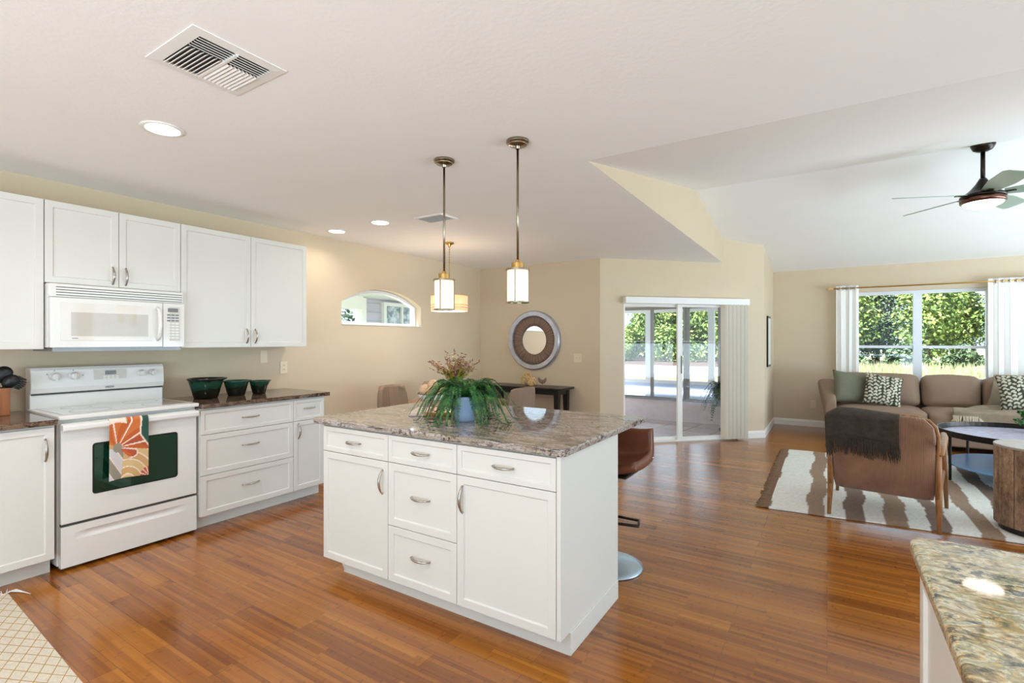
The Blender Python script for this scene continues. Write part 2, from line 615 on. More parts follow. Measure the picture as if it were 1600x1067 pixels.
struct('wall_gable', panel([(YV + 0.01, CZ + 0.001), (yg1, CZ + 0.001), (yg1, zv(yg1)), (YR, ZR), (YV + 0.01, CZ + 0.003)], [], (XG + 0.004, 0, 0), (0, 1, 0), (-1, 0, 0), 0.08), M['wall'])
# right wall: two wide openings to daylight, outside the frame
struct('wall_right', panel([(-3.2, 0), (YF, 0), (YF, zv(YF)), (YR, ZR), (YV, CZ), (-3.2, CZ)], [[(3.1, 0.5), (8.2, 0.5), (8.2, 2.2), (3.1, 2.2)], [(-2.9, 0.05), (2.4, 0.05), (2.4, 2.25), (-2.9, 2.25)]], (XR, 0, 0), (0, 1, 0), (1, 0, 0), 0.16), M['wall'])
# back wall behind the camera with a wide opening added for daylight
struct('wall_rear', panel([(XW, 0), (-2.6, 0), (-2.6, 2.12), (2.9, 2.12), (2.9, 0), (XR, 0), (XR, CZ), (XW, CZ)], [], (0, -3.2, 0), (1, 0, 0), (0, -1, 0), 0.16), M['wall'])
bm = B()
for y0, y1 in ((4.97, 5.03),):
    box(bm, XR, XR + 0.06, y0, y1, 0.5, 2.15)
box(bm, XR, XR + 0.06, 3.1, 6.9, 1.30, 1.35)
box(bm, XR, XR + 0.06, 3.1, 3.15, 0.5, 2.15)
box(bm, XR, XR + 0.06, 6.85, 6.9, 0.5, 2.15)
struct('window_5', bm, M['white_frame'])

def base(name, p0, p1, nrm):
    p0, p1, nrm = Vector(p0), Vector(p1), Vector(nrm).normalized()
    bm = B()
    prof = [(0.0, 0.0), (0.016, 0.0), (0.016, 0.075), (0.011, 0.085), (0.009, 0.098), (0.0, 0.102)]
    prism(bm, prof, lambda a, z: p0 + nrm * a + Vector((0, 0, z)), lambda a, z: p1 + nrm * a + Vector((0, 0, z)))
    return struct(name, bm, M['trim'])
base('baseboard_dining', (XW, YD, 0), (-2.5, YD, 0), (0, -1, 0))
base('baseboard_left', (XW, 2.95, 0), (XW, YD, 0), (1, 0, 0))
base('baseboard_angled', A0 + ADU * (DS1 + 0.05), A0 + ADU * (ALEN + 0.008), ADN)
base('baseboard_threshold', A0, A0 + ADU * (DS0 - 0.005), ADN)
base('baseboard_return', (A1.x, A1.y - 0.008, 0), (A1.x, YF, 0), (1, 0, 0))
base('baseboard_far', (A1.x, YF, 0), (XR, YF, 0), (0, -1, 0))

# ------------------------------------------------------------------ windows
# eyebrow window in the left wall
def arch_frame(y0, y1, z0, zs, zt, w, x0, x1, z_in=None):
    bm = B()
    o = arch(y0, y1, z0, zs, zt)
    i = arch(y0 + w, y1 - w, z0 + (w if z_in is None else z_in), zs - w * 0.2, zt - w)
    loops = []
    for x in (x0, x1):
        loops.append(([bm.verts.new((x, y, z)) for y, z in o], [bm.verts.new((x, y, z)) for y, z in i]))
    n = len(o)
    for k in range(n):
        k2 = (k + 1) % n
        for a, b_ in ((0, 1), (1, 0)):
            pass
        (o0, i0), (o1, i1) = loops
        bm.faces.new((o0[k], o0[k2], i0[k2], i0[k]))
        bm.faces.new((o1[k], i1[k], i1[k2], o1[k2]))
        bm.faces.new((o0[k], o1[k], o1[k2], o0[k2]))
        bm.faces.new((i0[k], i0[k2], i1[k2], i1[k]))
    return bm
w1 = struct('window_1', arch_frame(AW0 + 0.005, AW1 - 0.005, AZ0 + 0.005, AZS - 0.003, AZT - 0.005, 0.035, XW - 0.15, XW - 0.09), M['white_frame'])
bm = B()
prism(bm, arch(AW0 + 0.03, AW1 - 0.03, AZ0 + 0.03, AZS - 0.01, AZT - 0.03), lambda y, z: (XW - 0.12, y, z), lambda y, z: (XW - 0.124, y, z))
P('pane', bm, M['glass'], w1)
P('window_sill', bx(XW - 0.09, XW + 0.012, AW0 + 0.002, AW1 - 0.002, AZ0 + 0.002, AZ0 + 0.02), M['trim'], w1, bevel=0.003)

# living room double window
bm = B()
yw = YF + 0.05
box(bm, WX0, WX1, yw, yw + 0.07, WZ1 - 0.05, WZ1)
box(bm, WX0, WX1, yw, yw + 0.07, WZ0, WZ0 + 0.05)
box(bm, WX0, WX0 + 0.05, yw, yw + 0.07, WZ0 + 0.05, WZ1 - 0.05)
box(bm, WX1 - 0.05, WX1, yw, yw + 0.07, WZ0 + 0.05, WZ1 - 0.05)
box(bm, 1.065, 1.165, yw - 0.01, yw + 0.07, WZ0 + 0.05, WZ1 - 0.05)
w2 = struct('window_2', bm, M['white_frame'])
for x0, x1 in ((WX0 + 0.05, 1.065), (1.165, WX1 - 0.05)):
    P('meeting_rail', bx(x0, x1, yw + 0.005, yw + 0.05, 1.255, 1.295), M['white_frame'], w2, bevel=0.003)
    P('pane', bx(x0, x1, yw + 0.04, yw + 0.045, 1.295, WZ1 - 0.05), M['glass'], w2)
    P('pane', bx(x0, x1, yw + 0.025, yw + 0.03, WZ0 + 0.05, 1.255), M['glass'], w2)
P('window_sill', bx(WX0 - 0.02, WX1 + 0.02, YF - 0.02, yw, WZ0 - 0.03, WZ0), M['trim'], w2, bevel=0.004)

# ------------------------------------------------------------------ sliding door
def ang(s, d, z):          # point on the angled wall: s along, d out into the room
    return A0 + ADU * s + ADN * d + Vector((0, 0, z))
def abox(bm, s0, s1, d0, d1, z0, z1):
    for v in box(bm, s0, s1, d0, d1, z0, z1):
        v.co = ang(*v.co)
bm = B()
abox(bm, DS0, DS0 + 0.025, -0.12, -0.01, 0, DZ)
abox(bm, DS1 - 0.03, DS1, -0.12, -0.01, 0, DZ)
abox(bm, DS0, DS1, -0.12, -0.01, DZ - 0.03, DZ)
abox(bm, DS0, DS1, -0.12, -0.01, 0.0, 0.022)
dr = struct('door_1', bm, M['trim'])
def sash(name, s0, s1, d, stile_l, stile_r):
    bm = B()
    abox(bm, s0, s0 + stile_l, d, d + 0.035, 0.022, DZ - 0.03)
    abox(bm, s1 - stile_r, s1, d, d + 0.035, 0.022, DZ - 0.03)
    abox(bm, s0 + stile_l, s1 - stile_r, d, d + 0.035, 0.022, 0.055)
    abox(bm, s0 + stile_l, s1 - stile_r, d, d + 0.035, DZ - 0.075, DZ - 0.03)
    o = P(name, bm, M['trim'], dr)
    bm = B()
    abox(bm, s0 + stile_l, s1 - stile_r, d + 0.015, d + 0.02, 0.055, DZ - 0.075)
    P('pane', bm, M['glass'], o)
    return o
sash('fixed_sash', DS0 + 0.025, 1.20, -0.10, 0.012, 0.03)
s2 = sash('sliding_sash', 1.135, DS1 - 0.03, -0.055, 0.07, 0.05)
bm = B()
abox(bm, 1.185, 1.195, -0.022, -0.004, 0.92, 1.16)
P('handle', bm, M['lcd'], s2, bevel=0.003)

# vertical blinds, drawn to the right end of a boxed valance
t = thing('vertical_blinds', 'white vertical blinds with boxed valance, drawn to the right of the sliding door', 'blinds', tuple(ang(0.33, 0, 1.85)))
def loc_of(t):
    return -Vector(t.location)
bm = B()
abox(bm, 0.318, 2.165, 0.005, 0.10, 1.855, 1.94)
bmesh.ops.translate(bm, verts=bm.verts[:], vec=loc_of(t))
P('valance', bm, M['trim'], t, bevel=0.004)
M['vane'] = simple('cream_blind_vane', (228, 223, 208), 0.5, var=0.01)
for k in range(11):
    s = 1.80 + 0.031 * k
    bm = B()
    w = 0.088
    def vane(u, v, s=s, k=k):
        a = (u - 0.5)
        x = s + a * 0.06
        d = 0.054 + a * w + 0.014 * math.cos(a * PI)
        return ang(x, d + 0.007 * (k % 2), 0.02 + v * 1.845)
    grid(bm, 4, 1, vane)
    bmesh.ops.translate(bm, verts=bm.verts[:], vec=loc_of(t))
    P('vane', bm, M['vane'], t, solid=0.0016)

# ------------------------------------------------------------------ sunroom beyond the door
def tile_mat():
    m, nt, b = newmat('sunroom_ceramic_tile')
    v = coords(nt, (1, 1, 1), (0, 0, D2R(8)))
    n = N(nt, 'ShaderNodeTexBrick', offset=0.0)
    n.inputs['Color1'].default_value = lin((196, 182, 184))
    n.inputs['Color2'].default_value = lin((182, 168, 172))
    n.inputs['Mortar'].default_value = lin((92, 80, 78))
    n.inputs['Scale'].default_value = 1.0
    n.inputs['Mortar Size'].default_value = 0.006
    n.inputs['Brick Width'].default_value = 0.42
    n.inputs['Row Height'].default_value = 0.42
    nt.links.new(v, n.inputs['Vector'])
    nt.links.new(n.outputs['Color'], b.inputs['Base Color'])
    b.inputs['Roughness'].default_value = 0.22
    return m
M['tile'] = tile_mat()
M['stucco'] = simple('sunroom_stucco', (224, 214, 222), 0.9, var=0.05, vscale=12, bstr=1.0, bscale=28)
YS = 8.72
bm = B()
vs = [bm.verts.new(p) for p in ((-4.2, YD + 0.12, -0.02), (-2.55, YD + 0.12, -0.02), (-0.9, 7.8, -0.02), (-0.87, YS + 0.12, -0.02), (-4.2, YS + 0.12, -0.02))]
f = bm.faces.new(vs)
r = bmesh.ops.extrude_face_region(bm, geom=[f])
for v in r['geom']:
    if isinstance(v, bmesh.types.BMVert):
        v.co.z -= 0.1
struct('floor_sunroom', bm, M['tile'])
struct('wall_sunroom', bx(-4.2, -0.87, YS, YS + 0.12, -0.02, 0.335), M['stucco'])
struct('wall_sunroom_header', bx(-4.2, -0.87, YS, YS + 0.12, 1.97, 2.45), M['stucco'])
struct('wall_sunroom_side', bx(-4.2, -3.28, YS, YS + 0.12, 0.335, 1.97), M['stucco'])
bm = B()
vs = [bm.verts.new(p) for p in ((-4.2, YD + 0.12, 2.45), (-2.55, YD + 0.12, 2.45), (-0.9, 7.8, 2.45), (-0.87, YS + 0.4, 2.45), (-4.2, YS + 0.4, 2.45))]
f = bm.faces.new(vs)
r = bmesh.ops.extrude_face_region(bm, geom=[f])
for v in r['geom']:
    if isinstance(v, bmesh.types.BMVert):
        v.co.z += 0.08
struct('ceiling_sunroom', bm, M['ceiling'])
M['grey_frame'] = simple('grey_aluminium_frame', (150, 150, 158), 0.4, 0.3, var=0.02)
for wi, (x0, x1, xm) in enumerate(((-3.28, -2.04, -2.62), (-2.03, -0.89, -1.5))):
    bm = B()
    a, b_ = YS + 0.02, YS + 0.08
    fl = 0.13 if wi == 0 else 0.05
    box(bm, x0, x0 + fl, a, b_, 0.335, 1.97)
    box(bm, x1 - 0.04, x1, a, b_, 0.335, 1.97)
    box(bm, x0 + fl, x1 - 0.04, a, b_, 1.915, 1.97)
    box(bm, x0 + fl, x1 - 0.04, a, b_, 0.335, 0.385)
    box(bm, xm - 0.025, xm + 0.025, a, b_, 0.385, 1.915)
    w = struct('window_%d' % (3 + wi), bm, M['grey_frame'])
    P('pane', bx(x0 + fl, xm - 0.025, a + 0.03, a + 0.034, 0.385, 1.915), M['glass'], w)
    P('pane', bx(xm + 0.025, x1 - 0.04, a + 0.03, a + 0.034, 0.385, 1.915), M['glass'], w)
    P('window_sill', bx(x0, x1, YS - 0.03, YS + 0.02, 0.335, 0.36), M['grey_frame'], w, bevel=0.004)
# outer screened porch frame
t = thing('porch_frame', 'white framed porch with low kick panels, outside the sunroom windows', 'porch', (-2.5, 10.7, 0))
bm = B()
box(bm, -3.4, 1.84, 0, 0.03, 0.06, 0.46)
P('kick_panel', bm, simple('sky_tinted_white_panel', (190, 208, 236), 0.5), t)  # white panel, with the blue of skylight put into its colour
P('bottom_rail', bx(-3.4, 1.84, -0.02, 0.05, 0.46, 0.53), M['white_frame'], t)
P('sill_plate', bx(-3.4, 1.84, -0.03, 0.06, -0.05, 0.06), M['white_frame'], t)
P('header', bx(-3.4, 1.84, -0.03, 0.08, 1.98, 2.3), M['white_frame'], t)
for x in (-3.34, -2.07, -0.78, 0.51, 1.78):
    P('post', bx(x - 0.06, x + 0.06, -0.03, 0.07, 0.53, 1.98), M['white_frame'], t)
bm = B()
vs = [bm.verts.new(p) for p in ((-3.4, 0.3, 2.31), (1.84, 0.3, 2.31), (1.84, -1.5, 2.56), (-3.4, -1.5, 2.56))]
f = bm.faces.new(vs)
P('roof_panel', bm, M['white_frame'], t, solid=0.04)
struct('floor_porch', bx(-8, -0.9, YS + 0.121, 11.0, -0.15, -0.05), simple('porch_concrete', (180, 178, 176), 0.8, var=0.06))

# ------------------------------------------------------------------ outdoors
def ground_mat():
    m, nt, b = newmat('dry_lawn')
    v = coords(nt)
    n = N(nt, 'ShaderNodeTexNoise', i_Scale=1.4, i_Detail=8.0)
    nt.links.new(v, n.inputs['Vector'])
    nt.links.new(ramp(nt, n.outputs['Fac'], [(0.3, (112, 122, 76)), (0.5, (150, 152, 108)), (0.7, (178, 174, 142))]), b.inputs['Base Color'])
    b.inputs['Roughness'].default_value = 1.0
    return m
M['lawn'] = ground_mat()
bm = B()
vs = [bm.verts.new(p) for p in ((-60, -30, -0.16), (70, -30, -0.16), (70, 90, -0.16), (-60, 90, -0.16))]
bm.faces.new(vs)
struct('ground', bm, M['lawn'])
M['drive'] = simple('pale_concrete_drive', (224, 220, 212), 0.9, var=0.04)
M['bounce_concrete'] = simple('pale_bounce_concrete', (190, 190, 190), 0.9, var=0.03)  # for unseen slabs added to bounce sunlight up onto the ceilings
struct('bounce_slab', bx(-14, 16, -24, -3.25, -0.158, -0.02), M['bounce_concrete'])
struct('bounce_slab_side', bx(4.95, 16, -3.2, 9.0, -0.158, -0.02), M['bounce_concrete'])
struct('driveway', bx(-30, 0.5, 23, 31, -0.155, -0.14), M['drive'])
M['mulch'] = simple('brown_leaf_mulch', (84, 66, 60), 1.0, var=0.6, vscale=6)
struct('mulch_bed', bx(-34, 3, 31.1, 52, -0.155, -0.13), M['mulch'])

def leaf_mat(name, c1, c2, c3):
    m, nt, b = newmat(name)
    oi = nt.nodes.new('ShaderNodeObjectInfo')
    v = coords(nt)
    n = N(nt, 'ShaderNodeTexNoise', i_Scale=0.9, i_Detail=6.0, i_Roughness=0.75)
    nt.links.new(v, n.inputs['Vector'])
    c = ramp(nt, n.outputs['Fac'], [(0.35, c1), (0.5, c2), (0.65, c3)])
    nt.links.new(c, b.inputs['Base Color'])
    b.inputs['Roughness'].default_value = 0.6
    b.inputs['Transmission Weight'].default_value = 0.0
    return m
M['leaf'] = leaf_mat('bright_oak_leaves', (60, 86, 42), (122, 150, 76), (178, 194, 108))
M['leaf_dark'] = leaf_mat('dark_scrub_leaves', (44, 64, 46), (86, 110, 76), (130, 152, 112))
M['bark'] = simple('grey_bark', (92, 82, 76), 0.9, var=0.2, vscale=10)

def foliage(rx, ry, rz, n, size, seed, zc, lumps=9):
    rnd = random.Random(seed)
    bm = B()
    cs = []
    for k in range(lumps):
        a = rnd.uniform(0, 2 * PI)
        q = rnd.uniform(0.1, 0.75)
        cs.append((q * rx * math.cos(a), q * ry * math.sin(a), zc + rnd.uniform(-0.65, 0.65) * rz, rnd.uniform(0.35, 0.6)))
    for i in range(n):
        cx, cy, cz, s = cs[i % lumps]
        d = Vector((rnd.gauss(0, 1), rnd.gauss(0, 1), rnd.gauss(0, 1))).normalized() * (rnd.random() ** 0.4) * s
        p = Vector((cx + d.x * rx, cy + d.y * ry, cz + d.z * rz))
        nrm = (d + Vector((rnd.uniform(-.6, .6), rnd.uniform(-.6, .6), rnd.uniform(0, .9)))).normalized()
        a = nrm.orthogonal().normalized()
        a = Matrix.Rotation(rnd.uniform(0, 2 * PI), 3, nrm) @ a
        b_ = nrm.cross(a)
        l = size * rnd.uniform(0.6, 1.4)
        w = l * rnd.uniform(0.4, 0.7)
        bm.faces.new([bm.verts.new(q) for q in (p - a * l * 0.5, p + b_ * w * 0.5, p + a * l * 0.5 + nrm * l * 0.1, p - b_ * w * 0.5)])
    return bm

def tree_proto(name, label, cat, group, rx, rz, h, leafm, seed, n=5200, size=0.34):
    t = thing(name, label, cat, (0, 0, -0.16), 0, group)
    P('crown', foliage(rx, rx * 0.8, rz, n, size, seed, h - rz * 0.95, 26), leafm, t)
    rnd = random.Random(seed + 5)
    bm = B()
    for k in range(3):
        dx, dy = rnd.uniform(-1, 1) * rx * 0.5, rnd.uniform(-.5, .5) * rx * 0.5
        tube(bm, [(0, 0, 0), (dx * 0.3, dy * 0.3, h * 0.3), (dx * 0.7, dy * 0.7, h * 0.6), (dx, dy, h * 0.85)], [0.16, 0.12, 0.08, 0.03], 8)
    P('trunk', bm, M['bark'], t, smooth=True)
    return t
G_T = 'trees across the lawn outside the windows'
tp1 = tree_proto('oak_tree', 'bright green sunlit oak tree across the lawn, seen through the windows', 'tree', G_T, 2.05, 3.3, 6.4, M['leaf'], 3, 9500, 0.27)
tp2 = tree_proto('scrub_tree', 'darker green scrub tree across the lawn, seen through the windows', 'tree', 'scrub trees across the lawn', 2.05, 3.5, 7.0, M['leaf_dark'], 11, 9500, 0.27)
def place(x, y, k, rz, s, first=set()):
    src = (tp1, tp2)[k]
    if k not in first:
        first.add(k)
        src.location = (x, y, -0.16)
        src.rotation_euler = (0, 0, rz)
        src.scale = (s, s, s)
    else:
        dup(src, (x, y, -0.16), rz, None, (s, s, s))
rt = random.Random(4)
TREES = []
for i in range(9):
    TREES.append((-20.5 + 4.3 * i, 40.0 + 0.5 * (i % 3), 0 if i in (0, 2, 3, 4, 5, 6) else 1))
for i in range(9):
    TREES.append((-18.4 + 4.3 * i, 44.6 + 0.5 * (i % 2), 1 if i in (1, 5, 7) else 0))
for x, y, k in TREES:
    place(x, y, k, rt.uniform(0, 6.28), rt.uniform(0.92, 1.04))
# low scrub along the foot of the trees by the living room window
sp = thing('scrub_bush', 'low dark bush at the foot of the trees, seen through the living room window', 'bush', (0, 0, -0.16), 0, 'bushes at the foot of the trees')
P('foliage', foliage(1.15, 0.8, 0.75, 1500, 0.22, 31, 0.7, 10), M['leaf_dark'], sp)
for i, x in enumerate((-1.4, 1.1, 3.6, 6.1, 8.6, 11.1)):
    if i == 0:
        sp.location = (x, 34.5, -0.16)
    else:
        dup(sp, (x, 34.3 + 0.5 * (i % 2), -0.16), i * 1.3)
bp = thing('green_bush', 'bright green bush in front of the trees, seen through the sliding door', 'bush', (0, 0, -0.16), 0, 'bushes before the trees behind the sunroom')
P('foliage', foliage(1.7, 1.0, 1.5, 4200, 0.24, 77, 1.5, 14), M['leaf'], bp)
for i, x in enumerate((-16.6, -13.0, -9.4, -5.8, -2.4)):
    if i == 0:
        bp.location = (x, 37.2, -0.16)
    else:
        dup(bp, (x, 37.2 + 0.3 * (i % 2), -0.16), i * 1.7)
# tall pale grass on the lawn: nobody could count it
def grass(x0, x1, y0, y1, n, h, seed):
    rnd = random.Random(seed)
    bm = B()
    for i in range(n):
        x, y = rnd.uniform(x0, x1), rnd.uniform(y0, y1)
        a = rnd.uniform(0, PI)
        w = 0.03
        hh = h * rnd.uniform(0.4, 1.2)
        dx, dy = math.cos(a) * w, math.sin(a) * w
        lx, ly = rnd.uniform(-.3, .3) * hh, rnd.uniform(-.3, .3) * hh
        bm.faces.new([bm.verts.new(p) for p in ((x - dx, y - dy, -0.17), (x + dx, y + dy, -0.17), (x + lx, y + ly, -0.17 + hh))])
    return bm
M['grass'] = simple('pale_tall_grass', (164, 170, 128), 0.9, var=0.25, vscale=0.8)
g = P('tall_grass', grass(-1, 9, 16, 32.6, 9000, 0.5, 5), M['grass'])
tag(g, 'tall pale dry grass on the lawn outside the living room window', 'grass')
g['kind'] = 'stuff'

# neighbouring wing seen through the eyebrow window
M['siding'] = None
def siding_mat():
    m, nt, b = newmat('lilac_lap_siding')
    v = coords(nt)
    w = N(nt, 'ShaderNodeTexWave', bands_direction='Z', wave_profile='SAW')
    w.inputs['Scale'].default_value = 1.6
    nt.links.new(v, w.inputs['Vector'])
    nt.links.new(ramp(nt, w.outputs['Fac'], [(0.0, (150, 150, 176)), (0.12, (186, 186, 208)), (1.0, (192, 192, 212))]), b.inputs['Base Color'])
    b.inputs['Roughness'].default_value = 0.8
    bump(nt, b, w.outputs['Fac'], 0.4, 0.02)
    return m
M['siding'] = siding_mat()
t = thing('house_wing', 'white trimmed porch wing with lilac siding, seen through the arched window', 'building', (-8.4, 8.0, -0.16))
P('siding_wall', bx(-0.3, -0.1, -0.68, 4.0, 0, 2.45), M['siding'], t)
P('corner_post', bx(-0.12, 0.06, -0.80, -0.68, 0, 2.45), M['white_frame'], t)
bm = B()
vs = [bm.verts.new(p) for p in ((1.2, -3.4, 2.62), (1.2, 3.4, 2.62), (-0.3, 3.4, 2.5), (-0.3, -3.4, 2.5))]
bm.faces.new(vs)
P('soffit', bm, M['white_frame'], t, solid=0.12)
P('beam', bx(-0.15, 0.1, -3.4, -0.80, 2.2, 2.48), M['white_frame'], t)
fr = B()
box(fr, -0.1, 0.0, -0.12, 1.03, 1.25, 1.33)
box(fr, -0.1, 0.0, -0.12, 1.03, 2.32, 2.4)
box(fr, -0.1, 0.0, -0.12, -0.04, 1.33, 2.32)
box(fr, -0.1, 0.0, 0.95, 1.03, 1.33, 2.32)
box(fr, -0.1, 0.0, 0.43, 0.48, 1.33, 2.32)
wf = P('window_frame', fr, M['white_frame'], t)
m_, nt_, b_ = newmat('pane_painted_reflection')  # blue mottling paints a reflection of trees onto the pane
v_ = coords(nt_)
n_ = N(nt_, 'ShaderNodeTexNoise', i_Scale=9.0, i_Detail=6.0)
nt_.links.new(v_, n_.inputs['Vector'])
nt_.links.new(ramp(nt_, n_.outputs['Fac'], [(0.4, (120, 138, 156)), (0.6, (206, 218, 230))]), b_.inputs['Base Color'])
b_.inputs['Roughness'].default_value = 0.35
P('pane', bx(-0.06, -0.055, -0.04, 0.95, 1.33, 2.32), m_, wf)
# downspout elbow: white s-curved pipe in front of the shrub
bm = B()
tube(bm, [(0.5, -2.1, 2.5), (0.5, -2.1, 2.3), (0.5, -2.04, 2.05), (0.5, -1.85, 1.92), (0.3, -1.3, 1.86), (0.14, -1.05, 1.78), (0.1, -0.92, 1.6), (0.1, -0.90, 1.2), (0.1, -0.90, 0.0)], 0.055, 10)
P('downspout', bm, M['white_frame'], t, smooth=True)
t = thing('shrub', 'leafy green shrub outside, at the left of the arched window', 'shrub', (-10.2, 7.0, -0.16))
P('foliage', foliage(0.8, 1.3, 1.3, 3500, 0.14, 21, 1.5, 10), M['leaf_dark'], t)
# ------------------------------------------------------------------ cabinets
# local frame: x along the front from left to right, front faces -y, z up
def shaker(x0, x1, z0, z1, y=0.0, t=0.02, fr=0.055, rec=0.008):
    bm = B()
    box(bm, x0, x1, y - t, y, z0, z1)
    bm.faces.ensure_lookup_table()
    f = min(bm.faces, key=lambda q: q.calc_center_median().y)
    bmesh.ops.inset_region(bm, faces=[f], thickness=fr, depth=0)
    bmesh.ops.inset_region(bm, faces=[f], thickness=0.005, depth=-rec)
    return bm

def pull(cx, cz, y, vertical=False, L=0.115):
    """curved bow pull on posts, widest in the middle"""
    bm = B()
    pts, rad = [], []
    n = 12
    for i in range(n + 1):
        u = i / n * 2 - 1
        a = u * L / 2
        out = -0.004 - 0.024 * (1 - abs(u) ** 2.2)
        pts.append((cx, y + out, cz + a) if vertical else (cx + a, y + out, cz))
        rad.append(0.0042 + 0.004 * (1 - u * u))
    tube(bm, pts, rad, 8, True, 0.75)
    for u in (-0.94, 0.94):
        a = u * L / 2
        p = (cx, y + 0.001, cz + a) if vertical else (cx + a, y + 0.001, cz)
        q = (cx, y - 0.007, cz + a) if vertical else (cx + a, y - 0.007, cz)
        tube(bm, [p, q], 0.005, 8)
    return bm

GAP = 0.0017
def front(t, kind, x0, x1, z0, z1, y, handle):
    """a door or drawer front with its handle"""
    fr = 0.055 if (z1 - z0) > 0.22 else 0.036
    d = P(kind, shaker(x0 + GAP, x1 - GAP, z0 + GAP, z1 - GAP, y, fr=fr), M['cab'], t, bevel=0.0018)
    if handle:
        hx, hz, vert, L = handle
        P('handle', pull(hx, hz, y - 0.02, vert, L), M['nickel'], d, smooth=True)
    return d

RZ = D2R(90)
# ---- base cabinet left of the range
XD = -3.765           # base door front plane
def base_body(w, depth=0.62, toe=0.1, top=0.874):
    """carcass with a recessed toe kick"""
    bm = B()
    prof = [(0, toe), (0.075, toe), (0.075, 0), (depth, 0), (depth, top), (0, top)]
    prism(bm, prof, lambda y, z: (0, y, z), lambda y, z: (w, y, z))
    return bm
BD = XD - XW - 0.022  # carcass depth (less the door)
t = thing('base_cabinet', 'white base cabinet left of the range, one door and vertical handle', 'cabinet', (XD - 0.02, 0.19, 0), RZ)
P('body', base_body(0.82, BD - 0.002), M['cab'], t)
front(t, 'door', 0.37, 0.817, 0.1, 0.862, 0.0, (0.775, 0.735, True, 0.13))
front(t, 'door', 0.0, 0.37, 0.1, 0.862, 0.0, None)
# ---- three-drawer cabinet right of the range
t = thing('drawer_cabinet', 'white base cabinet of three wide drawers, right of the range', 'cabinet', (XD - 0.02, 1.797, 0), RZ)
w = 0.728
P('body', base_body(w, BD - 0.002), M['cab'], t)
front(t, 'drawer', 0, w, 0.1, 0.392, 0, (w / 2, 0.262, False, 0.135))
front(t, 'drawer', 0, w, 0.392, 0.684, 0, (w / 2, 0.565, False, 0.135))
front(t, 'drawer', 0, w, 0.684, 0.862, 0, (w / 2, 0.776, False, 0.135))
# ---- narrow cabinet at the end of the run
t = thing('narrow_base_cabinet', 'narrow white base cabinet with small drawer over a door, at run end', 'cabinet', (XD - 0.02, 2.525, 0), RZ)
w = 0.312
P('body', base_body(w, BD - 0.002), M['cab'], t)
front(t, 'drawer', 0, w - 0.012, 0.684, 0.862, 0, (w / 2 - 0.005, 0.785, False, 0.11))
front(t, 'door', 0, w - 0.012, 0.1, 0.684, 0, (0.045, 0.60, True, 0.13))

def counter_bm(x0, x1, y0, y1, z0, z1, r=0.02, corners=(1, 1, 1, 1)):
    pts = []
    cs = [((x0, y0), PI, corners[0]), ((x1, y0), 1.5 * PI, corners[1]), ((x1, y1), 0, corners[2]), ((x0, y1), 0.5 * PI, corners[3])]
    for (cx, cy), a0, on in cs:
        rr = r if on else 0.001
        ox = cx + (rr if cx == x0 else -rr)
        oy = cy + (rr if cy == y0 else -rr)
        for k in range(7):
            a = a0 + 0.5 * PI * k / 6
            pts.append((ox + rr * math.cos(a), oy + rr * math.sin(a)))
    bm = B()
    prism(bm, pts, lambda x, y: (x, y, z0), lambda x, y: (x, y, z1))
    return bm
o = P('countertop', counter_bm(XW + 0.002, XD + 0.022, 1.797, 2.875, 0.8745, 0.906, 0.012, (0, 1, 1, 0)), M['granite_brown'], bevel=0.006, seg=3)
tag(o, 'brown granite countertop right of the range, under the green bowls', 'countertop')
o = P('countertop', counter_bm(XW + 0.002, XD + 0.022, 0.15, 1.017, 0.8745, 0.906, 0.012, (0, 1, 1, 0)), M['granite_brown'], bevel=0.006, seg=3)
tag(o, 'dark granite countertop left of the range, under the utensil block', 'countertop')

# ---- wall cabinets
XU = -4.09
UD = XU - XW - 0.022
def wall_cab(name, label, y0, y1, z0, z1, fronts):
    t = thing(name, label, 'cabinet', (XU - 0.02, y0, 0), RZ, None)
    P('body', bx(0.001, y1 - y0 - 0.001, 0, UD - 0.001, z0, z1), M['cab'], t)
    for a, b_, h in fronts:
        front(t, 'door', a - y0, b_ - y0, z0, z1, 0, None if h is None else (h[0] - y0, h[1], True, 0.12))
    return t
UZ0, UZ1 = 1.307, 2.238
wall_cab('wall_cabinet', 'white wall cabinet left of the microwave, cut by the photo edge', 0.30, 1.043, UZ0, UZ1, [(0.30, 0.67, None), (0.67, 1.043, None)])
wall_cab('wall_cabinet', 'short white two-door wall cabinet above the microwave', 1.044, 1.812, 1.722, UZ1, [(1.044, 1.428, (1.392, 1.80)), (1.428, 1.812, (1.466, 1.80))])
wall_cab('wall_cabinet', 'tall white two-door wall cabinet above the green bowls', 1.813, 2.88, UZ0, UZ1, [(1.813, 2.349, (2.312, 1.40)), (2.349, 2.88, (2.386, 1.40))])

# ---- over-the-range microwave
t = thing('microwave', 'white over-the-range microwave under the short cabinet', 'microwave', (-4.06, 1.048, 1.305), RZ)
W_, H_ = 0.758, 0.412
P('body', bx(0, W_, 0.0, 0.355, 0.012, H_), M['enamel'], t, bevel=0.004)
P('underside_panel', bx(0.02, W_ - 0.02, -0.022, 0.34, -0.012, 0.0118), M['lcd'], t, label='grey underside panel')
bm = bx(0.0, W_, -0.03, 0.0, H_ - 0.085, H_)
g = P('vent_grille', bm, M['enamel'], t, bevel=0.01, seg=3)
for k in range(4):
    z = H_ - 0.022 - k * 0.0165
    P('vent_slot', bx(0.035, W_ - 0.012, -0.0312, -0.029, z - 0.0022, z + 0.0022), M['slot'], g)
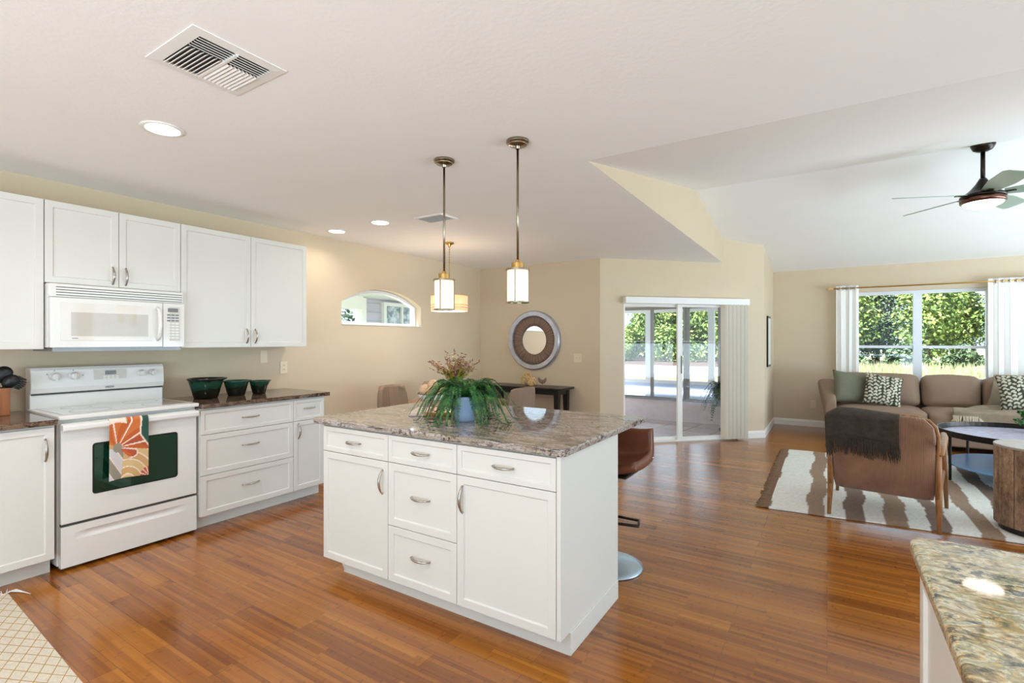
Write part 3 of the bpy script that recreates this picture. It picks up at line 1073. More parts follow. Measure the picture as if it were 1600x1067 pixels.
# door, gently bowed, with a raised window surround
def bow(x):
    return -0.045 - 0.02 * (1 - (2 * x / W_ - 1) ** 2)
bm = B()
def mface(u, v):
    x = 0.004 + u * 0.605
    return Vector((x, bow(x), 0.012 + v * (H_ - 0.10)))
rows = grid(bm, 16, 2, mface)
back = [bm.verts.new((v.co.x, -0.001, v.co.z)) for v in (rows[0][0], rows[0][-1], rows[-1][-1], rows[-1][0])]
bm.faces.new(back)
ring = [[r_[0] for r_ in rows], rows[-1], [r_[-1] for r_ in rows][::-1], rows[0][::-1]]
bm.faces.new([r_[0] for r_ in rows] + [back[3], back[0]])
bm.faces.new([r_[-1] for r_ in rows] + [back[2], back[1]])
bm.faces.new(rows[0] + [back[1], back[0]])
bm.faces.new(rows[-1] + [back[2], back[3]])
d = P('door', bm, M['enamel'], t, bevel=0.004)
bm = B()
def bowpanel(x0, x1, z0, z1, off, n=12):
    b2 = B()
    rows = grid(b2, n, 1, lambda u, v: Vector((x0 + u * (x1 - x0), bow(x0 + u * (x1 - x0)) - off, z0 + v * (z1 - z0))))
    r = bmesh.ops.extrude_face_region(b2, geom=b2.faces[:])
    for v in r['geom']:
        if isinstance(v, bmesh.types.BMVert):
            v.co.y += off + 0.002
    return b2
M['mw_glass'] = simple('white_mesh_window_glass', (226, 222, 214), 0.06, var=0.004, coat=0.6)
M['mw_screen'] = simple('pale_grey_window_screen', (196, 190, 180), 0.06, var=0.01, coat=1.0)
P('window_surround', bowpanel(0.05, 0.545, 0.055, 0.295, 0.003), M['mw_glass'], d, bevel=0.0015)
P('window', bowpanel(0.10, 0.515, 0.085, 0.235, 0.0045), M['mw_screen'], d)
bm = B()
tube(bm, [(0.575, bow(0.575) + 0.005, 0.06), (0.578, bow(0.58) - 0.028, 0.085), (0.58, bow(0.58) - 0.032, 0.17), (0.578, bow(0.58) - 0.028, 0.265), (0.575, bow(0.575) + 0.005, 0.29)], [0.01, 0.013, 0.014, 0.013, 0.01], 10)
P('handle', bm, M['enamel'], d, smooth=True)
bm = B()
for k, (a, b_) in enumerate(((0.104, 0.108), (0.110, 0.138))):
    box(bm, a, b_, bow(0.12) - 0.004, bow(0.12), 0.068, 0.073)
P('maker_mark', bm, M['lcd'], d)
bm = bowpanel(0.612, W_ - 0.004, 0.012, H_ - 0.088, 0.0)
p = P('control_panel', bm, M['enamel'], t)
P('control_panel_body', bx(0.612, W_ - 0.004, -0.046, -0.001, 0.012, H_ - 0.088), M['enamel'], t, bevel=0.003)
M['key_pad'] = simple('pale_grey_key_pad', (206, 203, 196), 0.4, var=0.02)
kp = P('key_pad', bx(0.63, 0.722, bow(0.68) - 0.0022, -0.04, 0.055, 0.30), M['key_pad'], t)
P('display', bx(0.642, 0.708, bow(0.68) - 0.004, bow(0.68) - 0.001, 0.262, 0.29), M['lcd'], t, label='grey display')
for rr_ in range(9):
    for cc_ in range(3):
        P('key', bx(0.637 + cc_ * 0.027, 0.659 + cc_ * 0.027, bow(0.68) - 0.0034, bow(0.68) - 0.002, 0.236 - rr_ * 0.0205, 0.246 - rr_ * 0.0205), M['lcd'] if rr_ in (0, 1, 2) else M['plastic_white'], kp)

# ---- electric range
t = thing('electric_range', 'white electric range with glass cooktop between the base cabinets', 'range', (-3.80, 1.03, 0), RZ)
RW = 0.756
P('body', bx(0, RW, 0.022, 0.60, 0.03, 0.893), M['enamel'], t, bevel=0.003)
P('plinth', bx(0.02, RW - 0.02, 0.06, 0.59, 0.0, 0.0298), M['black'], t)
# cooktop frame and glass
P('cooktop_frame', bx(-0.004, RW + 0.004, -0.03, 0.56, 0.893, 0.918), M['enamel'], t, bevel=0.006, seg=3)
M['cooktop'] = simple('pale_glass_cooktop', (188, 186, 180), 0.04, var=0.03, vscale=60, coat=1.0)
ck = P('cooktop_glass', bx(0.03, RW - 0.03, 0.035, 0.51, 0.918, 0.9205), M['cooktop'], t, label='grey glass cooktop')
M['burner'] = simple('grey_burner_print', (178, 176, 171), 0.06, var=0.05, vscale=150)
for cx, cy, r in ((0.2, 0.15, 0.105), (0.56, 0.15, 0.08), (0.2, 0.39, 0.08), (0.56, 0.39, 0.105)):
    bm = B()
    lathe(bm, [(r - 0.006, 0), (r, 0), (r, 0.0004), (r - 0.006, 0.0004)], 40, (cx, cy, 0.9206), True)
    P('burner_ring', bm, M['burner'], ck)
# backguard
bm = B()
prof = [(0.515, 0.915), (0.515, 1.01), (0.50, 1.02), (0.49, 1.05), (0.50, 1.165), (0.515, 1.184), (0.60, 1.184), (0.60, 0.893), (0.56, 0.893)]
prism(bm, prof, lambda y, z: (0.0, y, z), lambda y, z: (RW, y, z))
bg = P('backguard', bm, M['enamel'], t, bevel=0.006, seg=3)
P('seam', bx(0.006, RW - 0.006, 0.506, 0.52, 1.006, 1.0165), M['slot'], bg)
def knob(x, z, rb, tilt=0.0):
    bm = B()
    y = 0.492
    lathe(bm, [(0, 0.034), (rb * 0.75, 0.034), (rb * 0.85, 0.03), (rb, 0.004), (rb * 1.25, 0.0), (0, 0.0)], 24)
    box(bm, -0.004, 0.004, -rb * 0.9, rb * 0.9, 0.03, 0.044)
    bmesh.ops.rotate(bm, verts=bm.verts[:], cent=(0, 0, 0), matrix=Matrix.Rotation(tilt, 3, 'Z'))
    bmesh.ops.rotate(bm, verts=bm.verts[:], cent=(0, 0, 0), matrix=Matrix.Rotation(PI / 2 + 0.08, 3, 'X'))
    bmesh.ops.translate(bm, verts=bm.verts[:], vec=(x, y, z))
    P('knob', bm, M['enamel'], bg, smooth=False, bevel=0.001)
knob(0.118, 1.125, 0.024)
knob(0.215, 1.125, 0.024)
knob(0.605, 1.125, 0.021)
knob(0.68, 1.125, 0.021)
for x, z in ((0.118, 1.162), (0.215, 1.162), (0.265, 1.125), (0.08, 1.14)):
    bm = B()
    lathe(bm, [(0, 0), (0.004, 0), (0.004, 0.002), (0, 0.002)], 12)
    bmesh.ops.rotate(bm, verts=bm.verts[:], cent=(0, 0, 0), matrix=Matrix.Rotation(PI / 2, 3, 'X'))
    bmesh.ops.translate(bm, verts=bm.verts[:], vec=(x, 0.501 if z > 1.15 else 0.497, z))
    P('indicator', bm, M['lcd'], bg)
pd = P('key_panel', bx(0.325, 0.515, 0.4935, 0.5, 1.085, 1.158), M['key_pad'], bg)
P('display', bx(0.388, 0.452, 0.492, 0.495, 1.122, 1.15), M['lcd'], pd, label='grey clock display')
for rr_ in range(2):
    for cc_ in range(4):
        P('key', bx(0.375 + cc_ * 0.025, 0.392 + cc_ * 0.025, 0.4925, 0.495, 1.092 + rr_ * 0.013, 1.1 + rr_ * 0.013), M['plastic_white'], pd)
bm = B()
lathe(bm, [(0.022, 0), (0.026, 0), (0.026, 0.0015), (0.022, 0.0015)], 24, (0, 0, 0), True)
bmesh.ops.scale(bm, verts=bm.verts[:], vec=(1, 0.28, 1))
bmesh.ops.rotate(bm, verts=bm.verts[:], cent=(0, 0, 0), matrix=Matrix.Rotation(PI / 2, 3, 'X'))
tube(bm, [(-0.016, -0.002, 0.001), (-0.006, -0.002, 0.0), (0.004, -0.002, 0.001), (0.016, -0.002, 0.0)], 0.0024, 6)
bmesh.ops.translate(bm, verts=bm.verts[:], vec=(0.413, 0.489, 1.035))
P('maker_emblem', bm, M['lcd'], bg)
# oven door
dz0, dz1 = 0.278, 0.872
bm = bx(0.008, RW - 0.008, -0.02, 0.02, dz0, dz1)
od = P('oven_door', bm, M['enamel'], t, bevel=0.006, seg=3)
M['oven_glass'] = None
def oven_mat():
    m, nt, b = newmat('dark_green_oven_glass')
    b.inputs['Base Color'].default_value = lin((10, 34, 26))
    b.inputs['Roughness'].default_value = 0.03
    b.inputs['Coat Weight'].default_value = 1.0
    b.inputs['Coat Tint'].default_value = (0.6, 0.95, 0.8, 1)
    b.inputs['Specular Tint'].default_value = (0.5, 1.0, 0.8, 1)
    v = coords(nt)
    w = N(nt, 'ShaderNodeTexWave', bands_direction='Z')
    w.inputs['Scale'].default_value = 20
    nt.links.new(v, w.inputs['Vector'])
    nt.links.new(ramp(nt, w.outputs['Fac'], [(0.2, (8, 40, 30)), (0.8, (9, 46, 34))]), b.inputs['Base Color'])
    return m
M['oven_glass'] = oven_mat()
def rrect(x0, x1, z0, z1, r, n=5):
    pts = []
    for cx, cz, a0 in ((x0 + r, z0 + r, PI), (x1 - r, z0 + r, 1.5 * PI), (x1 - r, z1 - r, 0), (x0 + r, z1 - r, 0.5 * PI)):
        for k in range(n + 1):
            a = a0 + 0.5 * PI * k / n
            pts.append((cx + r * math.cos(a), cz + r * math.sin(a)))
    return pts
bm = B()
prism(bm, rrect(0.155, 0.625, 0.425, 0.735, 0.018), lambda x, z: (x, -0.0225, z), lambda x, z: (x, -0.015, z))
wf = P('window_trim', bm, M['black'], od)
bm = B()
prism(bm, rrect(0.163, 0.617, 0.433, 0.727, 0.014), lambda x, z: (x, -0.024, z), lambda x, z: (x, -0.022, z))
P('window', bm, M['oven_glass'], od, label='dark green oven window')
# wide curved handle along the top of the door
bm = B()
prof = [(-0.042, 0.870), (-0.052, 0.866), (-0.059, 0.854), (-0.059, 0.836), (-0.052, 0.826), (-0.042, 0.828), (-0.039, 0.845), (-0.039, 0.862)]
prism(bm, prof, lambda y, z: (0.008, y, z), lambda y, z: (RW - 0.008, y, z))
for hx_ in (0.008, RW - 0.034):
    box(bm, hx_, hx_ + 0.026, -0.045, -0.019, 0.832, 0.866)
P('handle', bm, M['enamel'], od, bevel=0.003)
# storage drawer with a scooped pull
bm = B()
def dface(u, v):
    x = 0.008 + u * (RW - 0.016)
    z = 0.022 + v * 0.24
    q = 0.0
    zc = 0.2
    if 0.08 < x < RW - 0.08:
        q = max(0.0, 1 - ((z - zc) / 0.022) ** 2) * min(1, (x - 0.08) / 0.08) * min(1, (RW - 0.08 - x) / 0.08)
    return Vector((x, -0.018 + 0.012 * q, z))
rows = grid(bm, 24, 36, dface)
bq = [bm.verts.new((v.co.x, 0.02, v.co.z)) for v in (rows[0][0], rows[0][-1], rows[-1][-1], rows[-1][0])]
bm.faces.new(bq)
bm.faces.new([r_[0] for r_ in rows] + [bq[3], bq[0]])
bm.faces.new([r_[-1] for r_ in rows] + [bq[2], bq[1]])
bm.faces.new(rows[0] + [bq[1], bq[0]])
bm.faces.new(rows[-1] + [bq[2], bq[3]])
P('storage_drawer', bm, M['enamel'], t)
P('drawer_seam', bx(0.012, RW - 0.012, -0.006, 0.02, 0.262, 0.278), M['slot'], t)

# ---- dish towel over the oven handle
def towel_col(u, v):
    """u 0..1 left to right, v 0..1 top to bottom of the front face"""
    W1 = lin((240, 222, 206))
    OR, OR2, OR3 = lin((196, 98, 48)), lin((208, 118, 62)), lin((182, 86, 58))
    GR, TAN, TEAL, GRY, RED = lin((150, 142, 126)), lin((214, 184, 132)), lin((46, 84, 72)), lin((206, 204, 206)), lin((186, 84, 56))
    x, y = u, v * 1.4
    edge = 0.80 - 0.02 * math.sin(y * 6) + (max(0, y - 0.36) * 0.62)
    if x > edge + 0.03 and y < 0.72:
        return TEAL
    if x > edge - 0.015 and y < 0.72:
        return W1
    cx, cy = 0.2, 0.62
    dx, dy = x - cx, y - cy
    r = math.hypot(dx, dy)
    a = math.atan2(-dy, dx)
    if r < 0.115 and y > 0.5:
        return GR
    if -0.75 < a < 2.6:
        reach = 0.95 if a > -0.15 else 0.42 + 0.1 * math.cos((a + 0.4) * 5)
        if a > 1.2:
            reach = 0.62
        if r < reach:
            for k in (-0.2, 0.12, 0.5, 1.05, 1.75):
                if abs(a - k) < 0.022 + 0.008 / max(r, 0.05):
                    return W1
            return OR if (math.sin(a * 9 + r * 5) > 0) else (OR2 if a > 0.6 else OR3)
        if r < reach + 0.035:
            return W1
    if x < 0.34 - 0.1 * (y - 0.9) and y > 0.62:
        q = math.sin((x * 1.1 - y * 0.7) * 11)
        return W1 if abs(q) < 0.16 else (GRY if q > 0 else GR)
    if math.hypot(x - 1.02, y - 1.42) < 0.25:
        return RED if math.sin(math.atan2(y - 1.42, x - 1.02) * 14) > -0.6 else W1
    q = math.sin(math.hypot(x - 0.45, y - 1.5) * 17)
    return W1 if abs(q) < 0.22 else (TAN if q > 0 else lin((204, 164, 112)))
bm = B()
tw, n_u, n_v = 0.208, 70, 110
L_front, L_back = 0.355, 0.10
path = []
def tpath(s):
    # s runs from the front hem up, over the handle and down behind
    if s < L_front:
        return (-0.0645, 0.493 + s)
    s2 = s - L_front
    if s2 < 0.06:
        a = s2 / 0.06 * PI
        return (-0.0465 - 0.018 * math.cos(a), 0.85 + 0.024 * math.sin(a) - 0.0)
    return (-0.0285, 0.848 - (s2 - 0.06))
TL = L_front + 0.06 + 0.022
def tf(u, v):
    s = v * TL
    y, z = tpath(s)
    fr = max(0, 1 - s / L_front)
    y += -0.006 * fr * (0.5 + 0.5 * math.sin(u * 11 + 1.0)) - 0.004 * fr
    x = 0.33 + (u - 0.5) * tw * (1 + 0.02 * fr) - 0.004 * fr
    z += (0.006 * math.sin(u * 4)) * fr
    return Vector((x, y, z))
rows = grid(bm, n_u, n_v, tf)
cols = [[None] * (n_v + 1) for _ in range(n_u + 1)]
o = P('dish_towel', bm, M['pattern'], None, smooth=True, solid=0.0025, loc=(-3.80, 1.03, 0), rot=(0, 0, RZ))
tag(o, 'orange and beige flower print dish towel hung over the oven handle', 'towel')
at = o.data.color_attributes.new('pattern', 'FLOAT_COLOR', 'POINT')
k = 0
for i in range(n_u + 1):
    for j in range(n_v + 1):
        v = 1 - min(1.0, (j / n_v * TL) / L_front)
        at.data[k].color = towel_col(i / n_u, v)
        k += 1

# ---- kitchen island
IX0, IX1, IY0, IY1 = -2.48, -0.937, 1.875, 2.515
t = thing('kitchen_island', 'white shaker kitchen island with drawers and doors, under the pendants', 'island', (IX0, IY0, 0))
w = IX1 - IX0
bm = B()
prof = [(0.0, 0.1), (0.075, 0.1), (0.075, 0.0), (IY1 - IY0, 0.0), (IY1 - IY0, 0.8745), (0, 0.8745)]
prism(bm, prof, lambda y, z: (0.075 if z < 0.05 else 0.0, y, z), lambda y, z: (w - 0.02, y, z))
P('body', bm, M['cab'], t)
bm = B()
prof = [(-0.02, 0.1), (0.07, 0.1), (0.07, 0.0), (IY1 - IY0 + 0.0, 0.0), (IY1 - IY0, 0.1), (IY1 - IY0 + 0.01, 0.1), (IY1 - IY0 + 0.01, 0.8745), (-0.02, 0.8745)]
prism(bm, prof, lambda y, z: (w - 0.0198, y, z), lambda y, z: (w, y, z))
P('end_panel', bm, M['cab'], t, bevel=0.0015)
P('toe_board', bx(0.076, w + 0.001, 0.066, 0.0752, 0.0, 0.098), M['cab'], t)
P('end_base_trim', bx(w, w + 0.006, 0.066, IY1 - IY0, 0.0, 0.098), M['cab'], t, bevel=0.002)
ws = [0.0, 0.53, 0.991, w - 0.022]
cols_ = ((0.0, 0.53), (0.53, 0.991), (0.991, w - 0.021))
ZT, ZM, ZL = 0.866, 0.722, 0.392
front(t, 'drawer', *cols_[0], ZM, ZT, 0, (0.262, 0.792, False, 0.115))
front(t, 'drawer', *cols_[1], ZM, ZT, 0, (0.76, 0.792, False, 0.115))
front(t, 'drawer', *cols_[2], ZM, ZT, 0, (1.256, 0.792, False, 0.115))
front(t, 'door', *cols_[0], 0.1, ZM, 0, (0.492, 0.612, True, 0.13))
front(t, 'drawer', *cols_[1], ZL, ZM, 0, (0.76, 0.565, False, 0.125))
front(t, 'drawer', *cols_[1], 0.1, ZL, 0, (0.76, 0.262, False, 0.125))
front(t, 'door', *cols_[2], 0.1, ZM, 0, (1.027, 0.61, True, 0.13))
o = P('island_countertop', counter_bm(-2.57, -0.912, 1.838, 2.93, 0.8748, 0.906, 0.035), M['granite_island'], bevel=0.007, seg=3)
tag(o, 'lavender grey veined granite slab on top of the island', 'countertop')

# ---- peninsula with sink side counter, bottom right of the picture
t = thing('peninsula_cabinet', 'white panelled cabinet under the gold granite counter, bottom right', 'cabinet', (0.195, -0.6, 0))
bm = B()
box(bm, 0.0, 1.5, 0, 2.035, 0.0, 0.8745)
P('body', bm, M['cab'], t)
for y0, y1 in ((1.50, 2.03), (0.95, 1.50), (0.4, 0.95)):
    bm = shaker(-y1 + 0.004, -y0 - 0.004, 0.1, 0.862, 0.0, 0.02, 0.06)
    bmesh.ops.rotate(bm, verts=bm.verts[:], cent=(0, 0, 0), matrix=Matrix.Rotation(-PI / 2, 3, 'Z'))
    P('side_panel', bm, M['cab'], t, bevel=0.0018)
o = P('peninsula_countertop', counter_bm(0.158, 1.75, -0.65, 1.475, 0.8748, 0.906, 0.045), M['granite_gold'], bevel=0.009, seg=4)
tag(o, 'gold and green granite countertop at the bottom right corner', 'countertop')
# ------------------------------------------------------------------ things on the kitchen counters
CT = 0.9062
def bowl_mat():
    m, nt, b = newmat('green_black_glazed_stoneware')
    v = coords(nt)
    s = nt.nodes.new('ShaderNodeSeparateXYZ')
    nt.links.new(v, s.inputs[0])
    nz = N(nt, 'ShaderNodeTexNoise', i_Scale=14.0, i_Detail=4.0)
    nt.links.new(v, nz.inputs['Vector'])
    ad = N(nt, 'ShaderNodeMath', operation='MULTIPLY_ADD')
    ad.inputs[1].default_value = 0.06
    nt.links.new(nz.outputs['Fac'], ad.inputs[0])
    nt.links.new(s.outputs['Z'], ad.inputs[2])
    nt.links.new(ramp(nt, ad.outputs[0], [(0.02, (16, 18, 12)), (0.095, (22, 26, 18)), (0.115, (26, 60, 46)), (0.15, (34, 74, 60)), (0.175, (14, 18, 14))]), b.inputs['Base Color'])
    b.inputs['Roughness'].default_value = 0.12
    return m
M['bowl'] = bowl_mat()
def mixing_bowl(label, x, y, r, h):
    t = bpy.data.objects.new('x', None)
    bm = B()
    prof = [(0, 0), (r * 0.62, 0), (r * 0.66, 0.006), (r * 0.82, h * 0.5), (r * 0.95, h * 0.88), (r * 1.02, h * 0.94), (r * 1.03, h), (r * 0.96, h), (r * 0.9, h * 0.9), (r * 0.75, h * 0.4), (r * 0.55, 0.014), (0, 0.012)]
    lathe(bm, prof, 36)
    for v in bm.verts:                    # pouring lip
        if v.co.z > h * 0.9:
            a = math.atan2(v.co.y - v.co.x * 0.2, v.co.x * 0.1 + v.co.y)
            a = math.atan2(v.co.y, v.co.x) - D2R(80)
            k = max(0, math.cos(a)) ** 14
            v.co.x += 0.022 * k * math.cos(D2R(80))
            v.co.y += 0.022 * k * math.sin(D2R(80))
    o = P('mixing_bowl', bm, M['bowl'], None, smooth=True, loc=(x, y, CT))
    tag(o, label, 'bowl', 'green stoneware bowls on the counter')
mixing_bowl('largest dark green glazed bowl, nearest the range', -4.17, 2.03, 0.128, 0.158)
mixing_bowl('middle sized dark green glazed bowl of the three', -4.16, 2.265, 0.097, 0.125)
mixing_bowl('smallest dark green glazed bowl, farthest from the range', -4.15, 2.455, 0.078, 0.112)

M['block_wood'] = wood('orange_brown_block_wood', (122, 66, 28), (172, 104, 52), (9, 9, 1.2), 0.4)
t = thing('utensil_holder', 'wooden utensil box on the left counter, at the photo edge', 'utensil holder', (-4.26, 0.83, CT))
bm = B()
prof = [(-0.075, -0.06), (0.075, -0.06), (0.075, 0.06), (-0.075, 0.06)]
o_ = [bm.verts.new((x, y, 0)) for x, y in prof]
box(bm, -0.07, 0.07, -0.085, 0.085, 0.0, 0.168)
bmesh.ops.delete(bm, geom=o_, context='VERTS')
f = max(bm.faces, key=lambda q: q.calc_center_median().z)
bmesh.ops.inset_region(bm, faces=[f], thickness=0.012, depth=0)
bmesh.ops.translate(bm, verts=f.verts[:], vec=(0, 0, -0.14))
P('box', bm, M['block_wood'], t, bevel=0.002)
def spoon(name, label, base_, tip, headr, tines):
    b0, b1 = Vector(base_), Vector(tip)
    d = (b1 - b0).normalized()
    bm = B()
    tube(bm, [b0, b0 + (b1 - b0) * 0.6, b1], [0.006, 0.005, 0.007], 8)
    side = Vector((0, 0, 1)).cross(d).normalized()
    side = Vector((0.25, 0.95, 0.0)).normalized()
    side = (side - d * side.dot(d)).normalized()
    nr = d.cross(side)
    L = headr * 2.4
    def head(u, v):
        a = u * 2 - 1
        c_ = v * 2 - 1
        w = headr * math.sqrt(max(0.02, 1 - a * a * 0.95))
        return b1 + d * (L / 2 + a * L / 2 - 0.004) + side * (c_ * w) + nr * (0.02 * (1 - a * a) * (1 - c_ * c_) * (-1))
    grid(bm, 12, 8, head)
    if tines:
        for k in range(6):
            q = (k / 5 * 2 - 1)
            p = b1 + d * (L * (0.25 + 0.7 * k / 5)) + side * (headr * math.sqrt(max(0.05, 1 - (1.4 * k / 5 - 0.5) ** 2 * 0.9)))
            tube(bm, [p - side * 0.012, p + side * 0.012 + d * 0.002, p + side * 0.03 + d * 0.006], [0.006, 0.005, 0.003], 6)
    o = P(name, bm, M['black_plastic'], None, smooth=True, solid=0.003)
    tag(o, label, 'utensil')
spoon('slotted_spoon', 'black nylon serving spoon standing in the wooden utensil box', (-4.265, 0.76, CT + 0.04), (-4.25, 0.865, CT + 0.205), 0.044, False)
spoon('pasta_server', 'black nylon pasta server with tines, in the wooden utensil box', (-4.235, 0.78, CT + 0.04), (-4.215, 0.895, CT + 0.175), 0.036, True)

# outlet and switch plates
def plate(name, label, cat, loc, rz, wd, ht, kind, mat_):
    t = thing(name, label, cat, loc, rz)
    P('cover_plate', bx(-wd / 2, wd / 2, -0.006, -0.0002, -ht / 2, ht / 2), mat_, t, bevel=0.002)
    if kind == 'outlet':
        for z in (-0.02, 0.02):
            bm = B()
            prism(bm, rrect(-0.016, 0.016, z - 0.014, z + 0.014, 0.008), lambda x, q: (x, -0.008, q), lambda x, q: (x, -0.005, q))
            s = P('socket', bm, mat_, t)
            for x in (-0.006, 0.006):
                P('slot', bx(x - 0.0014, x + 0.0014, -0.0085, -0.0075, z - 0.004, z + 0.006), M['grey_dark'], s)
    elif kind == 'switch':
        n = 2
        for x in (-0.023, 0.023):
            P('toggle', bx(x - 0.005, x + 0.005, -0.016, -0.005, -0.012, 0.012), mat_, t, bevel=0.002)
    return t
plate('wall_outlet', 'ivory outlet on the tan wall, below the tall wall cabinet end', 'outlet', (XW, 2.86, 1.105), RZ, 0.075, 0.118, 'outlet', M['ivory'])
plate('wall_plate', 'small blank ivory plate tucked under the tall wall cabinet', 'wall plate', (XW, 2.66, 1.215), RZ, 0.072, 0.115, 'blank', M['ivory'])
plate('light_switch', 'ivory double light switch, right of the round mirror', 'light switch', (-2.815, YD, 1.135), 0, 0.116, 0.118, 'switch', M['ivory'])
plate('wall_outlet', 'ivory outlet low on the wall, right of the sliding door', 'outlet', tuple(ang(2.10, 0, 0.30)), math.atan2(ADN.y, ADN.x) + PI / 2, 0.07, 0.115, 'outlet', M['ivory'])
plate('wall_outlet', 'ivory outlet low on the far wall, left of the sofa', 'outlet', (-0.19, YF, 0.36), 0, 0.07, 0.115, 'outlet', M['ivory'])

# ---- items on the island
t = thing('potted_fern', 'bushy green fern in a pale blue pot on the island', 'potted plant', (-1.735, 2.235, CT))
M['pot_blue'] = simple('pale_blue_glaze', (150, 176, 208), 0.25, var=0.04, vscale=10)
bm = B()
lathe(bm, [(0, 0), (0.052, 0), (0.056, 0.006), (0.068, 0.125), (0.07, 0.14), (0.063, 0.14), (0.06, 0.12), (0.05, 0.02), (0, 0.02)], 32)
P('pot', bm, M['pot_blue'], t, smooth=True)
M['soil'] = simple('dark_soil', (40, 30, 24), 1.0, var=0.3, vscale=60)
bm = B()
lathe(bm, [(0, 0.124), (0.0605, 0.12), (0.058, 0.112), (0, 0.112)], 24)
P('soil', bm, M['soil'], t)
def fern_mat(name, a, b2, c):
    m, nt, b = newmat(name)
    v = coords(nt)
    n = N(nt, 'ShaderNodeTexNoise', i_Scale=26.0, i_Detail=3.0)
    nt.links.new(v, n.inputs['Vector'])
    nt.links.new(ramp(nt, n.outputs['Fac'], [(0.35, a), (0.5, b2), (0.68, c)]), b.inputs['Base Color'])
    b.inputs['Roughness'].default_value = 0.45
    return m
M['fern'] = fern_mat('fern_green', (14, 62, 28), (34, 98, 42), (104, 148, 60))
def fern_bm(n, reach, rise, drop, seed, z0, leaf, rise_var=0.4, step=46, droop_floor=None, part=None):
    rnd = random.Random(seed)
    bm = B()
    for i in range(n):
        az = 2 * PI * i / n * 1.0 + rnd.uniform(-0.2, 0.2)
        if part is not None and abs((az - part + PI) % (2 * PI) - PI) < 0.5 and rnd.random() < 0.6:
            continue
        R_ = reach * rnd.uniform(0.5, 1.05)
        up = rise * rnd.uniform(1 - rise_var, 1.1)
        dn = drop * rnd.uniform(0.5, 1.1)
        pts = []
        for k in range(step + 1):
            u = k / step
            rr = R_ * (u ** 0.85)
            z = z0 + up * math.sin(min(1, u * 1.5) * PI * 0.6) - dn * u ** 2.6
            if droop_floor is not None:
                z = max(droop_floor(math.cos(az) * rr, math.sin(az) * rr) + 0.004 + 0.006 * rnd.random(), z)
            wv = 0.012 * math.sin(u * 5 + i)
            pts.append(Vector((math.cos(az) * rr - math.sin(az) * wv, math.sin(az) * rr + math.cos(az) * wv, z)))
        for k in range(2, step):
            p = pts[k]
            d = (pts[k + 1] - pts[k - 1]).normalized()
            sd = d.cross(Vector((0, 0, 1))).normalized()
            u = k / step
            l = leaf * (0.45 + 0.9 * math.sin(min(1, u * 1.05 + 0.08) * PI)) * rnd.uniform(0.8, 1.15)
            for s in (-1, 1):
                q = (sd * s + d * 0.45 + Vector((0, 0, rnd.uniform(-0.35, 0.25)))).normalized()
                wv = d * leaf * 0.17
                e = p + q * l
                m_ = p + q * l * 0.5 + Vector((0, 0, 0.002))
                if droop_floor is not None:
                    e.z = max(e.z, droop_floor(e.x, e.y) + 0.002)
                    m_.z = max(m_.z, droop_floor(m_.x, m_.y) + 0.002)
                bm.faces.new([bm.verts.new(x) for x in (p, m_ - wv, e, m_ + wv)])
        tube(bm, pts[::4], 0.0014, 4, False)
    return bm
def board_top(x, y):
    dx, dy = x + 0.285, y - 0.165
    c_, s_ = math.cos(D2R(30)), math.sin(D2R(30))
    u_, v_ = dx * c_ + dy * s_, -dx * s_ + dy * c_
    return 0.024 if abs(u_) < 0.215 and abs(v_) < 0.145 else 0.001
P('foliage', fern_bm(112, 0.30, 0.13, 0.31, 5, 0.125, 0.018, rise_var=0.75, step=64, droop_floor=board_top, part=D2R(-52)), M['fern'], t)

t = thing('serving_board', 'wooden serving board with pale end, under the fern on the island', 'board', (-2.02, 2.40, CT), D2R(30))
M['board_wood'] = wood('honey_acacia', (150, 92, 48), (204, 148, 90), (3, 22, 8), 0.45)
M['board_pale'] = simple('pale_pink_marble', (222, 200, 184), 0.3, var=0.06, vscale=9)
P('board', bx(-0.10, 0.20, -0.13, 0.13, 0, 0.022), M['board_wood'], t, bevel=0.004)
P('pale_end', bx(-0.20, -0.1002, -0.13, 0.13, 0, 0.022), M['board_pale'], t, bevel=0.004, label='pale marble end of the board')

# ---- bar stool behind the island
t = thing('bar_stool', 'brown leather bar stool with round chrome base, behind the island', 'bar stool', (-1.113, 2.85, 0), 0)
M['leather'] = simple('cognac_brown_leather', (112, 62, 36), 0.38, var=0.12, vscale=14, bstr=0.1, bscale=160)
bm = B()
lathe(bm, [(0, 0.0), (0.196, 0.0), (0.2, 0.006), (0.198, 0.012), (0.17, 0.022), (0.1, 0.042), (0.05, 0.058), (0.03, 0.075), (0, 0.08)], 48)
P('base', bm, simple('satin_blue_steel', (176, 194, 208), 0.32, 0.9, var=0.03), t, smooth=True)
bm = B()
lathe(bm, [(0.024, 0.07), (0.024, 0.5), (0.03, 0.5), (0.03, 0.57), (0, 0.575), ], 20)
P('column', bm, M['chrome'], t, smooth=True)
bm = B()
tube(bm, [(0.0, -0.03, 0.25), (0.15, -0.06, 0.245), (0.155, -0.075, 0.245), (0.13, -0.17, 0.245), (-0.13, -0.17, 0.245), (-0.155, -0.075, 0.245), (0.0, -0.03, 0.25)], 0.009, 8)
bmesh.ops.rotate(bm, verts=bm.verts[:], cent=(0, 0, 0), matrix=Matrix.Rotation(D2R(180), 3, 'Z'))
P('footrest', bm, M['dark_metal'], t, smooth=True)
